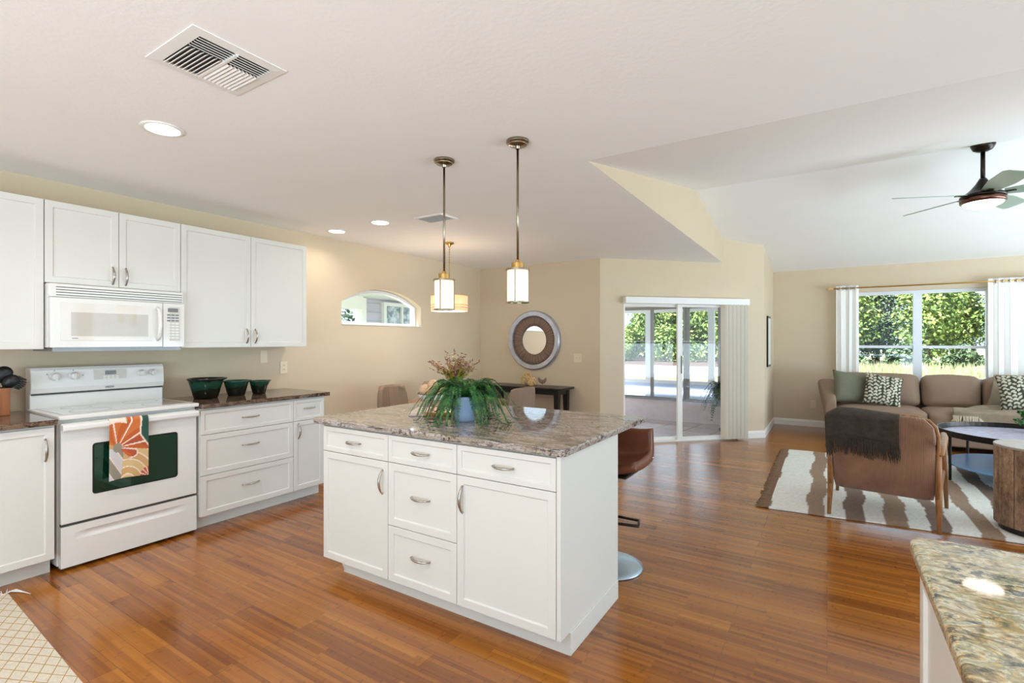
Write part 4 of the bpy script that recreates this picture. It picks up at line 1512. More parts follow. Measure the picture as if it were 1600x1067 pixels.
# bucket seat: seat pan rising into a low rounded back at +y
bm = B()
def seat(u, v):
    a = (u * 2 - 1)
    s = v
    x = a * (0.215 - 0.045 * max(0, s - 0.55))
    if s < 0.55:
        q = s / 0.55
        y = -0.17 + 0.3 * q
        z = 0.615 + 0.012 * (2 * q - 1) ** 2
    else:
        q = (s - 0.55) / 0.45
        y = 0.13 + 0.085 * math.sin(q * PI / 2)
        z = 0.627 + 0.17 * q * q * (1 - 0.15 * a * a) + 0.01 * q
    z += 0.035 * abs(a) ** 3
    return Vector((x, y, z))
grid(bm, 20, 26, seat)
P('seat', bm, M['leather'], t, smooth=True, solid=0.05)
bm = bx(-0.15, 0.15, -0.12, 0.12, 0.568, 0.585)
P('seat_plate', bm, M['dark_metal'], t, bevel=0.006)
bm = B()
tube(bm, [(-0.222, 0.155, 0.648), (-0.15, 0.212, 0.645), (0, 0.232, 0.643), (0.15, 0.212, 0.645), (0.222, 0.155, 0.648)], 0.006, 8)
P('chrome_trim', bm, M['chrome'], t, smooth=True)

# ------------------------------------------------------------------ ceiling fittings
def rect_frame(bm, x0, x1, y0, y1, w, z0, z1):
    box(bm, x0, x1, y0, y0 + w, z0, z1)
    box(bm, x0, x1, y1 - w, y1, z0, z1)
    box(bm, x0, x0 + w, y0 + w, y1 - w, z0, z1)
    box(bm, x1 - w, x1, y0 + w, y1 - w, z0, z1)
def frame_bm(x0, x1, y0, y1, w, z0, z1):
    bm = B()
    o = [(x0, y0), (x1, y0), (x1, y1), (x0, y1)]
    i = [(x0 + w, y0 + w), (x1 - w, y0 + w), (x1 - w, y1 - w), (x0 + w, y1 - w)]
    L = [[bm.verts.new((x, y, z)) for x, y in q] for q, z in ((o, z0 + 0.003), (i, z0), (o, z1), (i, z1))]
    for k in range(4):
        k2 = (k + 1) % 4
        bm.faces.new((L[0][k], L[0][k2], L[1][k2], L[1][k]))
        bm.faces.new((L[2][k], L[3][k], L[3][k2], L[2][k2]))
        bm.faces.new((L[0][k], L[2][k], L[2][k2], L[0][k2]))
        bm.faces.new((L[1][k], L[1][k2], L[3][k2], L[3][k]))
    return bm
t = thing('ceiling_vent', 'large white rectangular air vent in the kitchen ceiling', 'vent', (-2.01, 1.022, CZ - 0.001), 0)
hx, hy = 0.185, 0.182
P('frame', frame_bm(-0.182, 0.182, -0.175, 0.175, 0.042, -0.007, 0.0), M['plastic_white'], t)
P('backing', bx(-0.14, 0.14, -0.133, 0.133, -0.0015, -0.0005), M['slot'], t)
for half in (-1, 1):
    for k in range(8):
        y = half * (0.014 + k * 0.0158)
        bm = bx(-0.138, 0.045, y - 0.0072, y + 0.0072, -0.0011, 0.0011)
        bmesh.ops.rotate(bm, verts=bm.verts[:], cent=(0, y, 0), matrix=Matrix.Rotation(half * D2R(-38), 3, 'X'))
        bmesh.ops.translate(bm, verts=bm.verts[:], vec=(0, 0, -0.0085))
        P('louvre', bm, M['plastic_white'], t)
for k in range(5):
    x = 0.062 + k * 0.017
    bm = bx(x - 0.006, x + 0.006, -0.131, 0.131, -0.001, 0.001)
    bmesh.ops.rotate(bm, verts=bm.verts[:], cent=(x, 0, 0), matrix=Matrix.Rotation(D2R(35), 3, 'Y'))
    bmesh.ops.translate(bm, verts=bm.verts[:], vec=(0, 0, -0.0085))
    P('louvre', bm, M['plastic_white'], t)
P('centre_bar', bx(-0.14, 0.14, -0.005, 0.005, -0.0125, -0.002), M['plastic_white'], t)

t = thing('ceiling_vent', 'small grey slotted vent in the ceiling beside the left pendant', 'vent', (-2.90, 3.32, CZ - 0.001), D2R(0))
P('frame', frame_bm(-0.16, 0.16, -0.11, 0.11, 0.02, -0.01, 0.0), M['plastic_white'], t)
P('backing', bx(-0.14, 0.14, -0.09, 0.09, -0.0015, -0.0005), M['slot'], t)
for k in range(9):
    y = -0.08 + k * 0.02
    bm = bx(-0.139, 0.139, y - 0.006, y + 0.006, -0.001, 0.001)
    bmesh.ops.rotate(bm, verts=bm.verts[:], cent=(0, y, 0), matrix=Matrix.Rotation(D2R(40), 3, 'X'))
    bmesh.ops.translate(bm, verts=bm.verts[:], vec=(0, 0, -0.0062))
    P('louvre', bm, M['plastic_white'], t)

def can(label, x, y, r=0.075, e=1.6):
    t = thing('recessed_light', label, 'ceiling light', (x, y, CZ - 0.0005), 0, 'recessed ceiling lights')
    bm = B()
    lathe(bm, [(r * 0.98, 0.0), (r * 1.28, 0.0), (r * 1.3, -0.004), (r * 1.1, -0.008), (r * 0.98, -0.006)], 36, (0, 0, 0), True)
    P('trim_ring', bm, M['plastic_white'], t, smooth=True)
    bm = B()
    lathe(bm, [(0, -0.005), (r * 0.6, -0.0048), (r, -0.002), (r, -0.0005), (0, -0.0005)], 32)
    P('lens', bm, M['can_light'], t, smooth=True)
    light('lamp', 'AREA', (0, 0, -0.02), (0, 0, 0), e, (1, 0.96, 0.9), t, shape='DISK', size=r * 1.8, spread=D2R(150))
can('recessed ceiling light nearest the large vent over the range aisle', -2.86, 1.183, 0.075, 4)
can('recessed ceiling light nearest the left wall, over the counter end', -4.07, 3.20, 0.075)
for cx_, cy_ in ((-2.86, -0.5), (-1.2, 0.25), (-1.2, -1.3), (0.9, -0.4)):  # extra unseen cans added to lift the kitchen brightness
    can('added unseen fill light behind the camera', cx_, cy_, 0.075, 3.5)
can('recessed ceiling light between the left wall and the small vent', -3.436, 3.175, 0.075)

M['shade_glass'] = None
def shade_mat(name, c, e, strength):
    m, nt, b = newmat(name)
    b.inputs['Base Color'].default_value = lin(c)
    b.inputs['Roughness'].default_value = 0.35
    b.inputs['Emission Color'].default_value = lin(e)
    b.inputs['Emission Strength'].default_value = strength
    return m
M['shade_glass'] = shade_mat('lit_opal_glass', (250, 240, 224), (255, 234, 200), 0.42)
def pendant(label, x, y, zb):
    t = thing('pendant_light', label, 'pendant light', (x, y, CZ - 0.0005), 0, 'pendants over the island')
    bm = B()
    lathe(bm, [(0, 0), (0.062, 0), (0.062, -0.012), (0.05, -0.018), (0.05, -0.024), (0.014, -0.03), (0.012, -0.045), (0, -0.045)], 36)
    P('canopy', bm, M['bronze_nickel'], t, smooth=True, bevel=0.001)
    zt = zb + 0.19 - CZ
    bm = B()
    tube(bm, [(0, 0, -0.04), (0, 0, zt + 0.04)], 0.0065, 12)
    P('rod', bm, M['bronze_nickel'], t, smooth=True)
    bm = B()
    lathe(bm, [(0, 0.052), (0.012, 0.05), (0.014, 0.034), (0.034, 0.034), (0.034, 0.0), (0, 0.0)], 28, (0, 0, zt))
    P('socket_cap', bm, M['brass'], t, bevel=0.001)
    bm = B()
    lathe(bm, [(0.055, 0.0), (0.057, 0.0), (0.057, -0.172), (0.055, -0.172)], 40, (0, 0, zt - 0.008), True)
    P('glass_shade', bm, M['shade_glass'], t, smooth=True)
    bm = B()
    lathe(bm, [(0, 0.002), (0.0645, 0.002), (0.0645, -0.007), (0, -0.007)], 40, (0, 0, zt))
    lathe(bm, [(0.0, 0.0), (0.0625, 0.0), (0.0625, -0.006), (0.052, -0.006), (0.052, -0.001), (0, -0.001)], 40, (0, 0, zt - 0.176))
    for k in range(3):
        a = D2R(-72) + k * 2 * PI / 3
        c, s = math.cos(a), math.sin(a)
        tube(bm, [(0.0605 * c, 0.0605 * s, zt - 0.003), (0.0605 * c, 0.0605 * s, zt - 0.18)], 0.0034, 8)
    P('cage', bm, M['bronze_nickel'], t)
pendant('left of the two glass pendant lights over the island', -1.934, 2.29, 1.535)
pendant('right of the two glass pendant lights over the island', -1.413, 2.284, 1.556)

t = thing('chandelier', 'tan drum shade chandelier over the dining table', 'chandelier', (-3.50, 4.232, CZ - 0.0005), 0)
bm = B()
lathe(bm, [(0, 0), (0.05, 0), (0.05, -0.014), (0.02, -0.024), (0.008, -0.05), (0, -0.05)], 28)
P('canopy', bm, M['brass'], t, smooth=True)
bm = B()
n = 18
for k in range(n):
    z = -0.05 - k * 0.028
    pts = []
    for q in range(9):
        a = 2 * PI * q / 8
        dx, dz = 0.007 * math.cos(a), 0.018 * math.sin(a)
        pts.append((dx, 0, z - 0.014 + dz) if k % 2 else (0, dx, z - 0.014 + dz))
    tube(bm, pts, 0.0018, 5, False)
P('chain', bm, M['brass'], t)
M['shade_tan'] = shade_mat('lit_tan_linen_shade', (232, 196, 150), (255, 206, 150), 0.42)
bm = B()
lathe(bm, [(0.198, 0.0), (0.202, 0.0), (0.202, -0.168), (0.198, -0.168)], 48, (0, 0, -0.583), True)
sh = P('drum_shade', bm, M['shade_tan'], t, smooth=True)
bm = B()
for z in (-0.585, -0.688, -0.716, -0.7485):
    lathe(bm, [(0.2005, 0.0025), (0.2045, 0.0025), (0.2045, -0.0025), (0.2005, -0.0025)], 48, (0, 0, z), True)
P('metal_band', bm, M['brass'], t)
bm = B()
lathe(bm, [(0, -0.545), (0.016, -0.55), (0.018, -0.62), (0, -0.625)], 16)
for k in range(3):
    a = k * 2 * PI / 3
    tube(bm, [(0, 0, -0.6), (0.2 * math.cos(a), 0.2 * math.sin(a), -0.6)], 0.003, 6)
P('spider', bm, M['brass'], t)
bm = B()
lathe(bm, [(0, -0.744), (0.197, -0.744), (0.197, -0.747), (0, -0.747)], 40)
P('diffuser', bm, M['shade_glass'], t)
light('uplight', 'POINT', (0, 0, -0.66), (0, 0, 0), 3.2, (0.97, 0.98, 1.0), t, shadow_soft_size=0.03)
light('lamp', 'POINT', (0, 0, -0.80), (0, 0, 0), 9, (1, 0.96, 0.9), t, shadow_soft_size=0.1)

# ---- ceiling fan at the ridge of the vault
FX, FY = 1.10, 5.62
t = thing('ceiling_fan', 'dark bronze five blade ceiling fan with light, hanging from the vault', 'ceiling fan', (FX, FY, 2.62), 0)
bm = B()
lathe(bm, [(0, 0.40), (0.082, 0.40), (0.08, 0.37), (0.062, 0.335), (0.03, 0.32), (0, 0.32)], 32)
bmesh.ops.rotate(bm, verts=bm.verts[:], cent=(0, 0, 0.36), matrix=Matrix.Rotation(D2R(11), 3, 'X'))
P('canopy', bm, M['dark_metal'], t, smooth=True)
bm = B()
tube(bm, [(0, 0, 0.33), (0, 0, 0.06)], 0.016, 16)
P('downrod', bm, M['dark_metal'], t, smooth=True)
bm = B()
lathe(bm, [(0, 0.10), (0.022, 0.10), (0.03, 0.085), (0.05, 0.05), (0.085, 0.005), (0.125, -0.03), (0.15, -0.045), (0.15, -0.06), (0.12, -0.065), (0, -0.065)], 40)
P('motor_housing', bm, M['dark_metal'], t, smooth=True)
bm = B()
lathe(bm, [(0, -0.0655), (0.146, -0.0655), (0.15, -0.075), (0.148, -0.1), (0.135, -0.108), (0.12, -0.105), (0, -0.105)], 40)
P('light_ring', bm, simple('copper_brown_ring', (104, 72, 60), 0.25, 0.9, var=0.08), t, smooth=True)
bm = B()
lathe(bm, [(0.134, -0.104), (0.12, -0.122), (0.08, -0.142), (0.04, -0.15), (0, -0.152)], 36)
P('lamp_lens', bm, M['fan_light'], t, smooth=True)
M['blade'] = simple('satin_blade_green_cast', (146, 164, 146), 0.45, 0.0, var=0.04)  # green of an outdoor reflection is mixed into the blade colour
for k in range(5):
    a = D2R(-158 + 72 * k)
    bm = B()
    def bl(u, v):
        r = 0.13 + 0.53 * u
        w = 0.045 + 0.035 * min(1, u * 2.2)
        if u > 0.93:
            w *= 1 - 0.3 * (u - 0.93) / 0.07
        y = (v * 2 - 1) * w
        return Vector((r, y + (0.02 * u), -0.035 + 0.0))
    grid(bm, 14, 4, bl)
    for v in bm.verts:
        dy = v.co.y
        v.co.z += -dy * math.tan(D2R(14))
    bmesh.ops.rotate(bm, verts=bm.verts[:], cent=(0, 0, 0), matrix=Matrix.Rotation(a, 3, 'Z'))
    bl_ = P('blade', bm, M['blade'], t, solid=0.006)
    bm = bx(0.10, 0.2, -0.02, 0.02, -0.045, -0.036)
    bmesh.ops.rotate(bm, verts=bm.verts[:], cent=(0, 0, 0), matrix=Matrix.Rotation(a, 3, 'Z'))
    P('blade_iron', bm, M['dark_metal'], bl_, bevel=0.003)
# ------------------------------------------------------------------ dining corner
M['taupe'] = simple('taupe_suede', (142, 118, 98), 0.75, var=0.06, vscale=9, bstr=0.1, bscale=150)
M['table_wood'] = wood('walnut_table_top', (112, 76, 52), (158, 114, 82), (2, 14, 4), 0.35)
t = thing('dining_table', 'round brown wooden dining table, behind the island', 'table', (-3.2, 4.0, 0))
bm = B()
lathe(bm, [(0, 0.72), (0.48, 0.72), (0.5, 0.728), (0.5, 0.745), (0.495, 0.75), (0, 0.75)], 48)
P('tabletop', bm, M['table_wood'], t)
bm = B()
lathe(bm, [(0, 0.719), (0.12, 0.719), (0.06, 0.68), (0.05, 0.4), (0.06, 0.1), (0.24, 0.03), (0.26, 0.0), (0, 0.0)], 32)
P('pedestal', bm, M['black'], t, smooth=True)

def dining_chair(label, x, y, rz, src=None):
    if src is not None:
        return dup(src, (x, y, 0), rz, label)
    t = thing('dining_chair', label, 'chair', (x, y, 0), rz, 'taupe dining chairs around the table')
    bm = B()
    def back(u, v):
        a = u * 2 - 1
        q = v
        hw = 0.235 - 0.045 * q
        corner = 1.0 if q < 0.8 else math.sqrt(max(0.0, 1 - ((q - 0.8) / 0.2) ** 2 * 0.22))
        xx = a * hw * corner
        z = 0.44 + 0.44 * q - 0.03 * abs(a) ** 5 * q
        yy = -0.05 * q + 0.10 * a * a + 0.004 * abs(math.sin(a * PI * 3)) 
        return Vector((xx, yy, z))
    grid(bm, 36, 16, back)
    P('backrest', bm, M['taupe'], t, smooth=True, solid=0.05)
    bm = B()
    for k in (-2, -1, 0, 1, 2):
        a = k / 3
        pts = []
        for j in range(9):
            q = 0.05 + 0.85 * j / 8
            v = back((a + 1) / 2, q)
            pts.append(v + Vector((0, 0.024, 0)))
        tube(bm, pts, 0.003, 5)
    P('seam', bm, simple('dark_taupe_seam', (104, 82, 70), 0.8), t)
    bm = B()
    rbox(bm, 0.48, 0.46, 0.10, 0.045, (0, 0, 0.012), 6, (0, 0.27, 0.44))
    P('seat', bm, M['taupe'], t, smooth=True)
    for sx in (-1, 1):
        for y0, y1 in ((0.1, 0.02), (0.44, 0.5)):
            bm = B()
            tube(bm, [(sx * 0.17, y0, 0.40), (sx * 0.22, y1, 0.0)], [0.016, 0.010], 10)
            P('leg', bm, M['black'], t, smooth=True)
    return t
c0 = dining_chair('taupe dining chair nearest the kitchen counter, showing its channelled front', -4.02, 3.85, D2R(-90))
dining_chair('taupe dining chair half hidden behind the white bowl', -3.98, 4.55, D2R(-112), c0)
dining_chair('taupe dining chair seen from behind, right of the fern', -2.66, 4.45, D2R(82), c0)

t = thing('decorative_bowl', 'white bowl filled with pale woven balls on the dining table', 'bowl', (-3.2, 3.64, 0.7502))
M['cream'] = simple('white_ceramic', (232, 230, 226), 0.3, var=0.02)
bm = B()
lathe(bm, [(0, 0), (0.06, 0), (0.062, 0.008), (0.1, 0.03), (0.14, 0.065), (0.155, 0.105), (0.149, 0.105), (0.13, 0.065), (0.09, 0.035), (0, 0.02)], 40)
P('bowl', bm, M['cream'], t, smooth=True)
bm = B()
lathe(bm, [(0.149, 0.1035), (0.157, 0.1035), (0.157, 0.112), (0.149, 0.112)], 40, (0, 0, 0), True)
P('rim_band', bm, M['taupe'], t, smooth=True)
M['straw'] = simple('pale_straw_weave', (222, 190, 156), 0.9, var=0.12, vscale=40, bstr=0.8, bscale=60)
G_B = 'pale woven balls in the white bowl'
for i, (dx, dy, r) in enumerate(((-0.07, -0.04, 0.062), (0.055, -0.065, 0.060), (0.07, 0.05, 0.062), (-0.045, 0.07, 0.06), (0.0, 0.0, 0.062))):
    bm = B()
    bmesh.ops.create_icosphere(bm, subdivisions=3, radius=r)
    rr = random.Random(i)
    for k in range(9):
        ax = Vector((rr.gauss(0, 1), rr.gauss(0, 1), rr.gauss(0, 1))).normalized()
        a = ax.orthogonal().normalized()
        b_ = ax.cross(a)
        tube(bm, [(a * math.cos(q * 2 * PI / 20) + b_ * math.sin(q * 2 * PI / 20)) * r * 1.0 for q in range(21)], 0.0035, 5, False)
    o = P('woven_ball', bm, M['straw'], None, smooth=True, loc=(-3.2 + dx, 3.64 + dy, 0.7502 + (0.13 if i < 4 else 0.175)))
    tag(o, 'pale woven straw ball heaped in the white bowl on the dining table', 'ball', G_B)

t = thing('flower_arrangement', 'dried brown seed stems and yellow green leaves in a vase, behind the fern', 'flower arrangement', (-3.3, 4.08, 0.7502))
bm = B()
lathe(bm, [(0, 0), (0.045, 0), (0.06, 0.05), (0.055, 0.11), (0.035, 0.15), (0.04, 0.16), (0.034, 0.16), (0.03, 0.15), (0, 0.14)], 28)
P('vase', bm, M['cream'], t, smooth=True)
M['grass_yellow'] = fern_mat('yellow_green_leaves', (120, 148, 30), (172, 184, 40), (206, 198, 70))
M['seed'] = fern_mat('dried_brown_seed', (104, 70, 52), (150, 112, 82), (186, 156, 112))
rnd = random.Random(12)
bm = B()
for i in range(70):
    az = rnd.uniform(0, 2 * PI)
    sp = rnd.uniform(0.04, 0.24)
    h = rnd.uniform(0.12, 0.27) + (0.06 if sp < 0.1 else 0)
    pts = [Vector((math.cos(az) * sp * u ** 1.4, math.sin(az) * sp * u ** 1.4, 0.14 + h * (u - 0.25 * u * u * (sp / 0.2)))) for u in (0, 0.25, 0.5, 0.75, 1.0)]
    sd = Vector((-math.sin(az), math.cos(az), 0))
    ws = (0.006, 0.013, 0.015, 0.011, 0.001)
    va = [[bm.verts.new(p + sd * w * s) for s in (-1, 1)] for p, w in zip(pts, ws)]
    for k in range(4):
        bm.faces.new((va[k][0], va[k][1], va[k + 1][1], va[k + 1][0]))
P('leaves', bm, M['grass_yellow'], t)
bm = B()
for i in range(46):
    az = rnd.uniform(0, 2 * PI)
    sp = rnd.uniform(0.05, 0.30)
    h = rnd.uniform(0.2, 0.34) * (1.18 if sp < 0.1 else 1)
    pts = [Vector((math.cos(az) * sp * u ** 1.3, math.sin(az) * sp * u ** 1.3, 0.14 + h * (u - 0.2 * u * u * (sp / 0.25)))) for u in [k / 10 for k in range(11)]]
    tube(bm, pts, 0.0011, 4, False)
    for k in range(4, 11):
        for q in range(2):
            p = pts[k]
            d = Vector((rnd.uniform(-1, 1), rnd.uniform(-1, 1), rnd.uniform(-0.3, 1))).normalized()
            l = rnd.uniform(0.02, 0.045)
            tube(bm, [p, p + d * l * 0.5, p + d * l], [0.0015, 0.0075, 0.001], 5)
P('seed_stems', bm, M['seed'], t)

# ---- console table, mirror and ornaments on the dining wall
t = thing('console_table', 'black console table under the round mirror', 'console table', (-3.47, 5.86, 0))
P('tabletop', bx(-0.62, 0.62, -0.19, 0.19, 0.722, 0.752), M['black'], t, bevel=0.006)
P('apron', bx(-0.55, 0.55, -0.15, 0.15, 0.66, 0.722), M['black'], t)
for sx in (-1, 1):
    for sy in (-1, 1):
        bm = B()
        vs0 = [(sx * 0.56, sy * 0.165), (sx * 0.49, sy * 0.165), (sx * 0.49, sy * 0.095), (sx * 0.56, sy * 0.095)]
        vs1 = [(sx * 0.545, sy * 0.16), (sx * 0.505, sy * 0.16), (sx * 0.505, sy * 0.12), (sx * 0.545, sy * 0.12)]
        a = [bm.verts.new((x, y, 0.721)) for x, y in vs0]
        b_ = [bm.verts.new((x, y, 0.0)) for x, y in vs1]
        bm.faces.new(a)
        bm.faces.new(b_)
        for k in range(4):
            bm.faces.new((a[k], a[(k + 1) % 4], b_[(k + 1) % 4], b_[k]))
        P('leg', bm, M['black'], t)

t = thing('round_mirror', 'round wall mirror with silver rim and dark ridged wood ring', 'mirror', (-3.48, YD - 0.001, 1.372))
def ylathe(prof, n=64):
    bm = B()
    lathe(bm, prof, n, (0, 0, 0), True)
    bmesh.ops.rotate(bm, verts=bm.verts[:], cent=(0, 0, 0), matrix=Matrix.Rotation(PI / 2, 3, 'X'))
    return bm
M['silver_leaf'] = simple('aged_silver_metal', (184, 186, 196), 0.32, 0.75, var=0.12, vscale=14)
P('outer_frame', ylathe([(0.335, 0.03), (0.345, 0.055), (0.40, 0.06), (0.415, 0.045), (0.415, 0.0), (0.335, 0.0)]), M['silver_leaf'], t, smooth=False)
def ridged_wood():
    m, nt, b = newmat('ridged_dark_driftwood')
    v = coords(nt)
    s = nt.nodes.new('ShaderNodeSeparateXYZ')
    nt.links.new(v, s.inputs[0])
    at = N(nt, 'ShaderNodeMath', operation='ARCTAN2')
    nt.links.new(s.outputs['Z'], at.inputs[0])
    nt.links.new(s.outputs['X'], at.inputs[1])
    ml = N(nt, 'ShaderNodeMath', operation='MULTIPLY')
    ml.inputs[1].default_value = 14.0
    nt.links.new(at.outputs[0], ml.inputs[0])
    cb = nt.nodes.new('ShaderNodeCombineXYZ')
    nt.links.new(ml.outputs[0], cb.inputs[0])
    n = N(nt, 'ShaderNodeTexNoise', i_Scale=2.4, i_Detail=5.0)
    nt.links.new(cb.outputs[0], n.inputs['Vector'])
    nt.links.new(ramp(nt, n.outputs['Fac'], [(0.34, (58, 42, 34)), (0.5, (122, 96, 80)), (0.66, (178, 150, 126))]), b.inputs['Base Color'])
    b.inputs['Roughness'].default_value = 0.7
    bump(nt, b, n.outputs['Fac'], 0.8, 0.01)
    return m
P('wood_ring', ylathe([(0.2, 0.02), (0.2, 0.03), (0.25, 0.04), (0.30, 0.04), (0.334, 0.028), (0.334, 0.0), (0.2, 0.0)]), ridged_wood(), t, smooth=True)
M['mirror'] = simple('mirror_silvering', (236, 238, 238), 0.01, 1.0, var=0.0)
bm = B()
lathe(bm, [(0, 0.012), (0.2, 0.012), (0.2, 0.004), (0, 0.004)], 64)
bmesh.ops.rotate(bm, verts=bm.verts[:], cent=(0, 0, 0), matrix=Matrix.Rotation(PI / 2, 3, 'X'))
P('mirror_glass', bm, M['mirror'], t)

M['gold_wicker'] = simple('golden_wicker', (220, 184, 124), 0.6, var=0.15, vscale=20)
def knot_ball(label, x, y, r, seed):
    rr = random.Random(seed)
    bm = B()
    for k in range(6):
        ax = Vector((rr.gauss(0, 1), rr.gauss(0, 1), rr.gauss(0, 1))).normalized()
        a = ax.orthogonal().normalized()
        b_ = ax.cross(a)
        n = 36
        tube(bm, [(a * math.cos(q * 2 * PI / n) + b_ * math.sin(q * 2 * PI / n)) * r * (0.9 + 0.1 * math.sin(q * 0.52 + k)) + ax * r * 0.2 * math.sin(q * 2 * PI / n * 2 + k) for q in range(n + 1)], r * 0.07, 6, False)
    o = P('wicker_knot', bm, M['gold_wicker'], None, smooth=True)
    zmin = min(v.co.z for v in o.data.vertices)
    o.location = (x, y, 0.7522 - zmin)
    tag(o, label, 'ornament')
knot_ball('larger golden wicker knot, farther from the hen on the black console', -3.52, 5.92, 0.085, 2)
knot_ball('smaller golden wicker knot, next to the hen on the black console', -3.355, 5.78, 0.065, 8)

t = thing('hen_figurine', 'small brown carved hen figurine on the black console', 'figurine', (-3.215, 5.83, 0.7522))
M['hen'] = simple('grey_brown_carved_wood', (128, 106, 92), 0.7, var=0.2, vscale=50)
bm = B()
lathe(bm, [(0, 0), (0.028, 0), (0.028, 0.006), (0, 0.008)], 20)
P('base', bm, M['hen'], t, smooth=True)
bm = B()
tube(bm, [(0, 0, 0.006), (0, 0, 0.05)], 0.004, 8)
P('stem', bm, M['hen'], t)
bm = B()
tube(bm, [(-0.062, 0, 0.122), (-0.055, 0, 0.10), (-0.035, 0, 0.075), (-0.005, 0, 0.062), (0.022, 0, 0.07), (0.04, 0, 0.09), (0.047, 0, 0.11), (0.052, 0, 0.124)], [0.008, 0.019, 0.026, 0.028, 0.026, 0.02, 0.014, 0.007], 12)
bmesh.ops.scale(bm, verts=bm.verts[:], vec=(1, 0.55, 1))
P('body', bm, M['hen'], t, smooth=True)

# dark framed picture on the short return wall, seen edge on
t = thing('framed_picture', 'thin dark framed picture on the short wall, seen edge on', 'picture', (A1.x + 0.0005, 8.34, 0.98))
P('frame', bx(0, 0.022, -0.2, 0.2, 0, 0.75), M['dark_metal'], t, bevel=0.002)
P('print', bx(0.0222, 0.0232, -0.17, 0.17, 0.03, 0.72), M['cream'], t)

# potted fern in the sunroom
t = thing('sunroom_fern', 'tall dark green fern on a stand in the sunroom, behind the glass', 'potted plant', (-1.30, 8.30, -0.02))
bm = B()
lathe(bm, [(0, 0), (0.13, 0), (0.14, 0.02), (0.06, 0.06), (0.05, 0.3), (0.11, 0.34), (0.15, 0.5), (0.155, 0.52), (0.14, 0.52), (0.13, 0.48), (0, 0.46)], 28)
P('pot', bm, M['black'], t, smooth=True)
M['fern_dark'] = fern_mat('dark_fern_green', (16, 44, 28), (26, 68, 40), (58, 98, 60))
P('foliage', fern_bm(46, 0.42, 0.34, 0.50, 9, 0.47, 0.06, step=34), M['fern_dark'], t)

# ------------------------------------------------------------------ living room
# curtains
M['curtain'] = simple('white_linen_curtain', (242, 240, 234), 0.85, var=0.01, vscale=20, bstr=0.1, bscale=250)
ZRD = 2.165
t = thing('curtain_rod', 'gold curtain rod with wooden finial above the living room window', 'curtain rod', (1.2, 9.12, ZRD))
bm = B()
tube(bm, [(-1.12, 0, 0), (1.9, 0, 0)], 0.011, 12)
P('rod', bm, M['brass'], t, smooth=True)
for s, x in ((-1, -1.12), (1, 1.9)):
    bm = B()
    lathe(bm, [(0, 0), (0.014, 0), (0.02, 0.012), (0.012, 0.02), (0.024, 0.045), (0.022, 0.07), (0.008, 0.095), (0, 0.098)], 20)
    bmesh.ops.rotate(bm, verts=bm.verts[:], cent=(0, 0, 0), matrix=Matrix.Rotation(s * PI / 2, 3, 'Y'))
    bmesh.ops.translate(bm, verts=bm.verts[:], vec=(x, 0, 0))
    P('finial', bm, M['gold_wicker'], t, smooth=True)
for x in (-1.06, 1.8):
    bm = B()
    tube(bm, [(x, 0, -0.012), (x, 0.06, -0.02), (x, 0.128, -0.02)], 0.007, 8)
    tube(bm, [(x, 0.122, -0.02), (x, 0.1295, -0.02)], 0.022, 14)
    P('bracket', bm, M['brass'], t, smooth=True)
def curtain(label, x0, x1, folds):
    t = thing('curtain', label, 'curtain', ((x0 + x1) / 2, 9.12, 0))
    w = x1 - x0
    bm = B()
    def f(u, v):
        z = 0.015 + v * (ZRD + 0.025)
        ph = (u + 0.035 * math.sin(u * 9 + x0 * 3)) * folds * 2 * PI
        amp = 0.014 * (0.75 + 0.25 * (1 - v))
        return Vector((-w / 2 + u * w + 0.012 * math.sin(ph * 2) + 0.01 * (1 - v) * math.sin(u * 7), amp * math.sin(ph) + 0.035 * 0, z))
    grid(bm, folds * 14, 20, f)
    P('panel', bm, M['curtain'], t, smooth=True, solid=0.003)
    for k in range(folds * 2):
        u = k * 0.5 / folds
        if u <= 0.001 or u > 0.999:
            continue
        bm = B()
        lathe(bm, [(0.017, -0.003), (0.027, -0.003), (0.027, 0.003), (0.017, 0.003)], 20, (0, 0, 0), True)
        bmesh.ops.rotate(bm, verts=bm.verts[:], cent=(0, 0, 0), matrix=Matrix.Rotation(PI / 2, 3, 'Y'))
        bmesh.ops.translate(bm, verts=bm.verts[:], vec=(-w / 2 + u * w, 0, ZRD - 0.002))
        P('grommet', bm, M['nickel'], t, smooth=True)
curtain('white linen curtain panel left of the living room window', 0.11, 0.40, 3)
curtain('white linen curtain panel right of the living room window', 1.845, 2.65, 6)

# striped rug
RC = [Vector(p) for p in ((-0.405, 4.506, 0), (3.3, 4.82, 0), (3.3, 7.36, 0), (-0.408, 7.06, 0))]
def rug_pt(u, v):
    return (RC[0] * (1 - u) + RC[1] * u) * (1 - v) + (RC[3] * (1 - u) + RC[2] * u) * v
bm = B()
NU, NV = 300, 110
rows = grid(bm, NU, NV, lambda u, v: rug_pt(u, v) + Vector((0, 0.004 * math.sin(u * 40), 0.009 + 0.0012 * math.sin(u * 90) * math.sin(v * 50))))
t = thing('area_rug', 'off white and brown striped woven rug under the armchair', 'rug', (0, 0, 0.0))
ro = P('rug_body', bm, M['rug'], t, solid=0.012)
BND = [0.0, 0.272, 0.395, 0.53, 0.662, 0.785, 0.92, 1.043, 1.158, 1.304, 1.42, 1.55, 1.68, 1.81, 1.94, 2.07, 2.2, 2.33, 2.46, 2.6, 2.74, 2.88, 3.02, 3.16, 3.3, 3.44, 3.58, 3.72, 3.9]
at = ro.data.color_attributes.new('pattern', 'FLOAT_COLOR', 'POINT')
k = 0
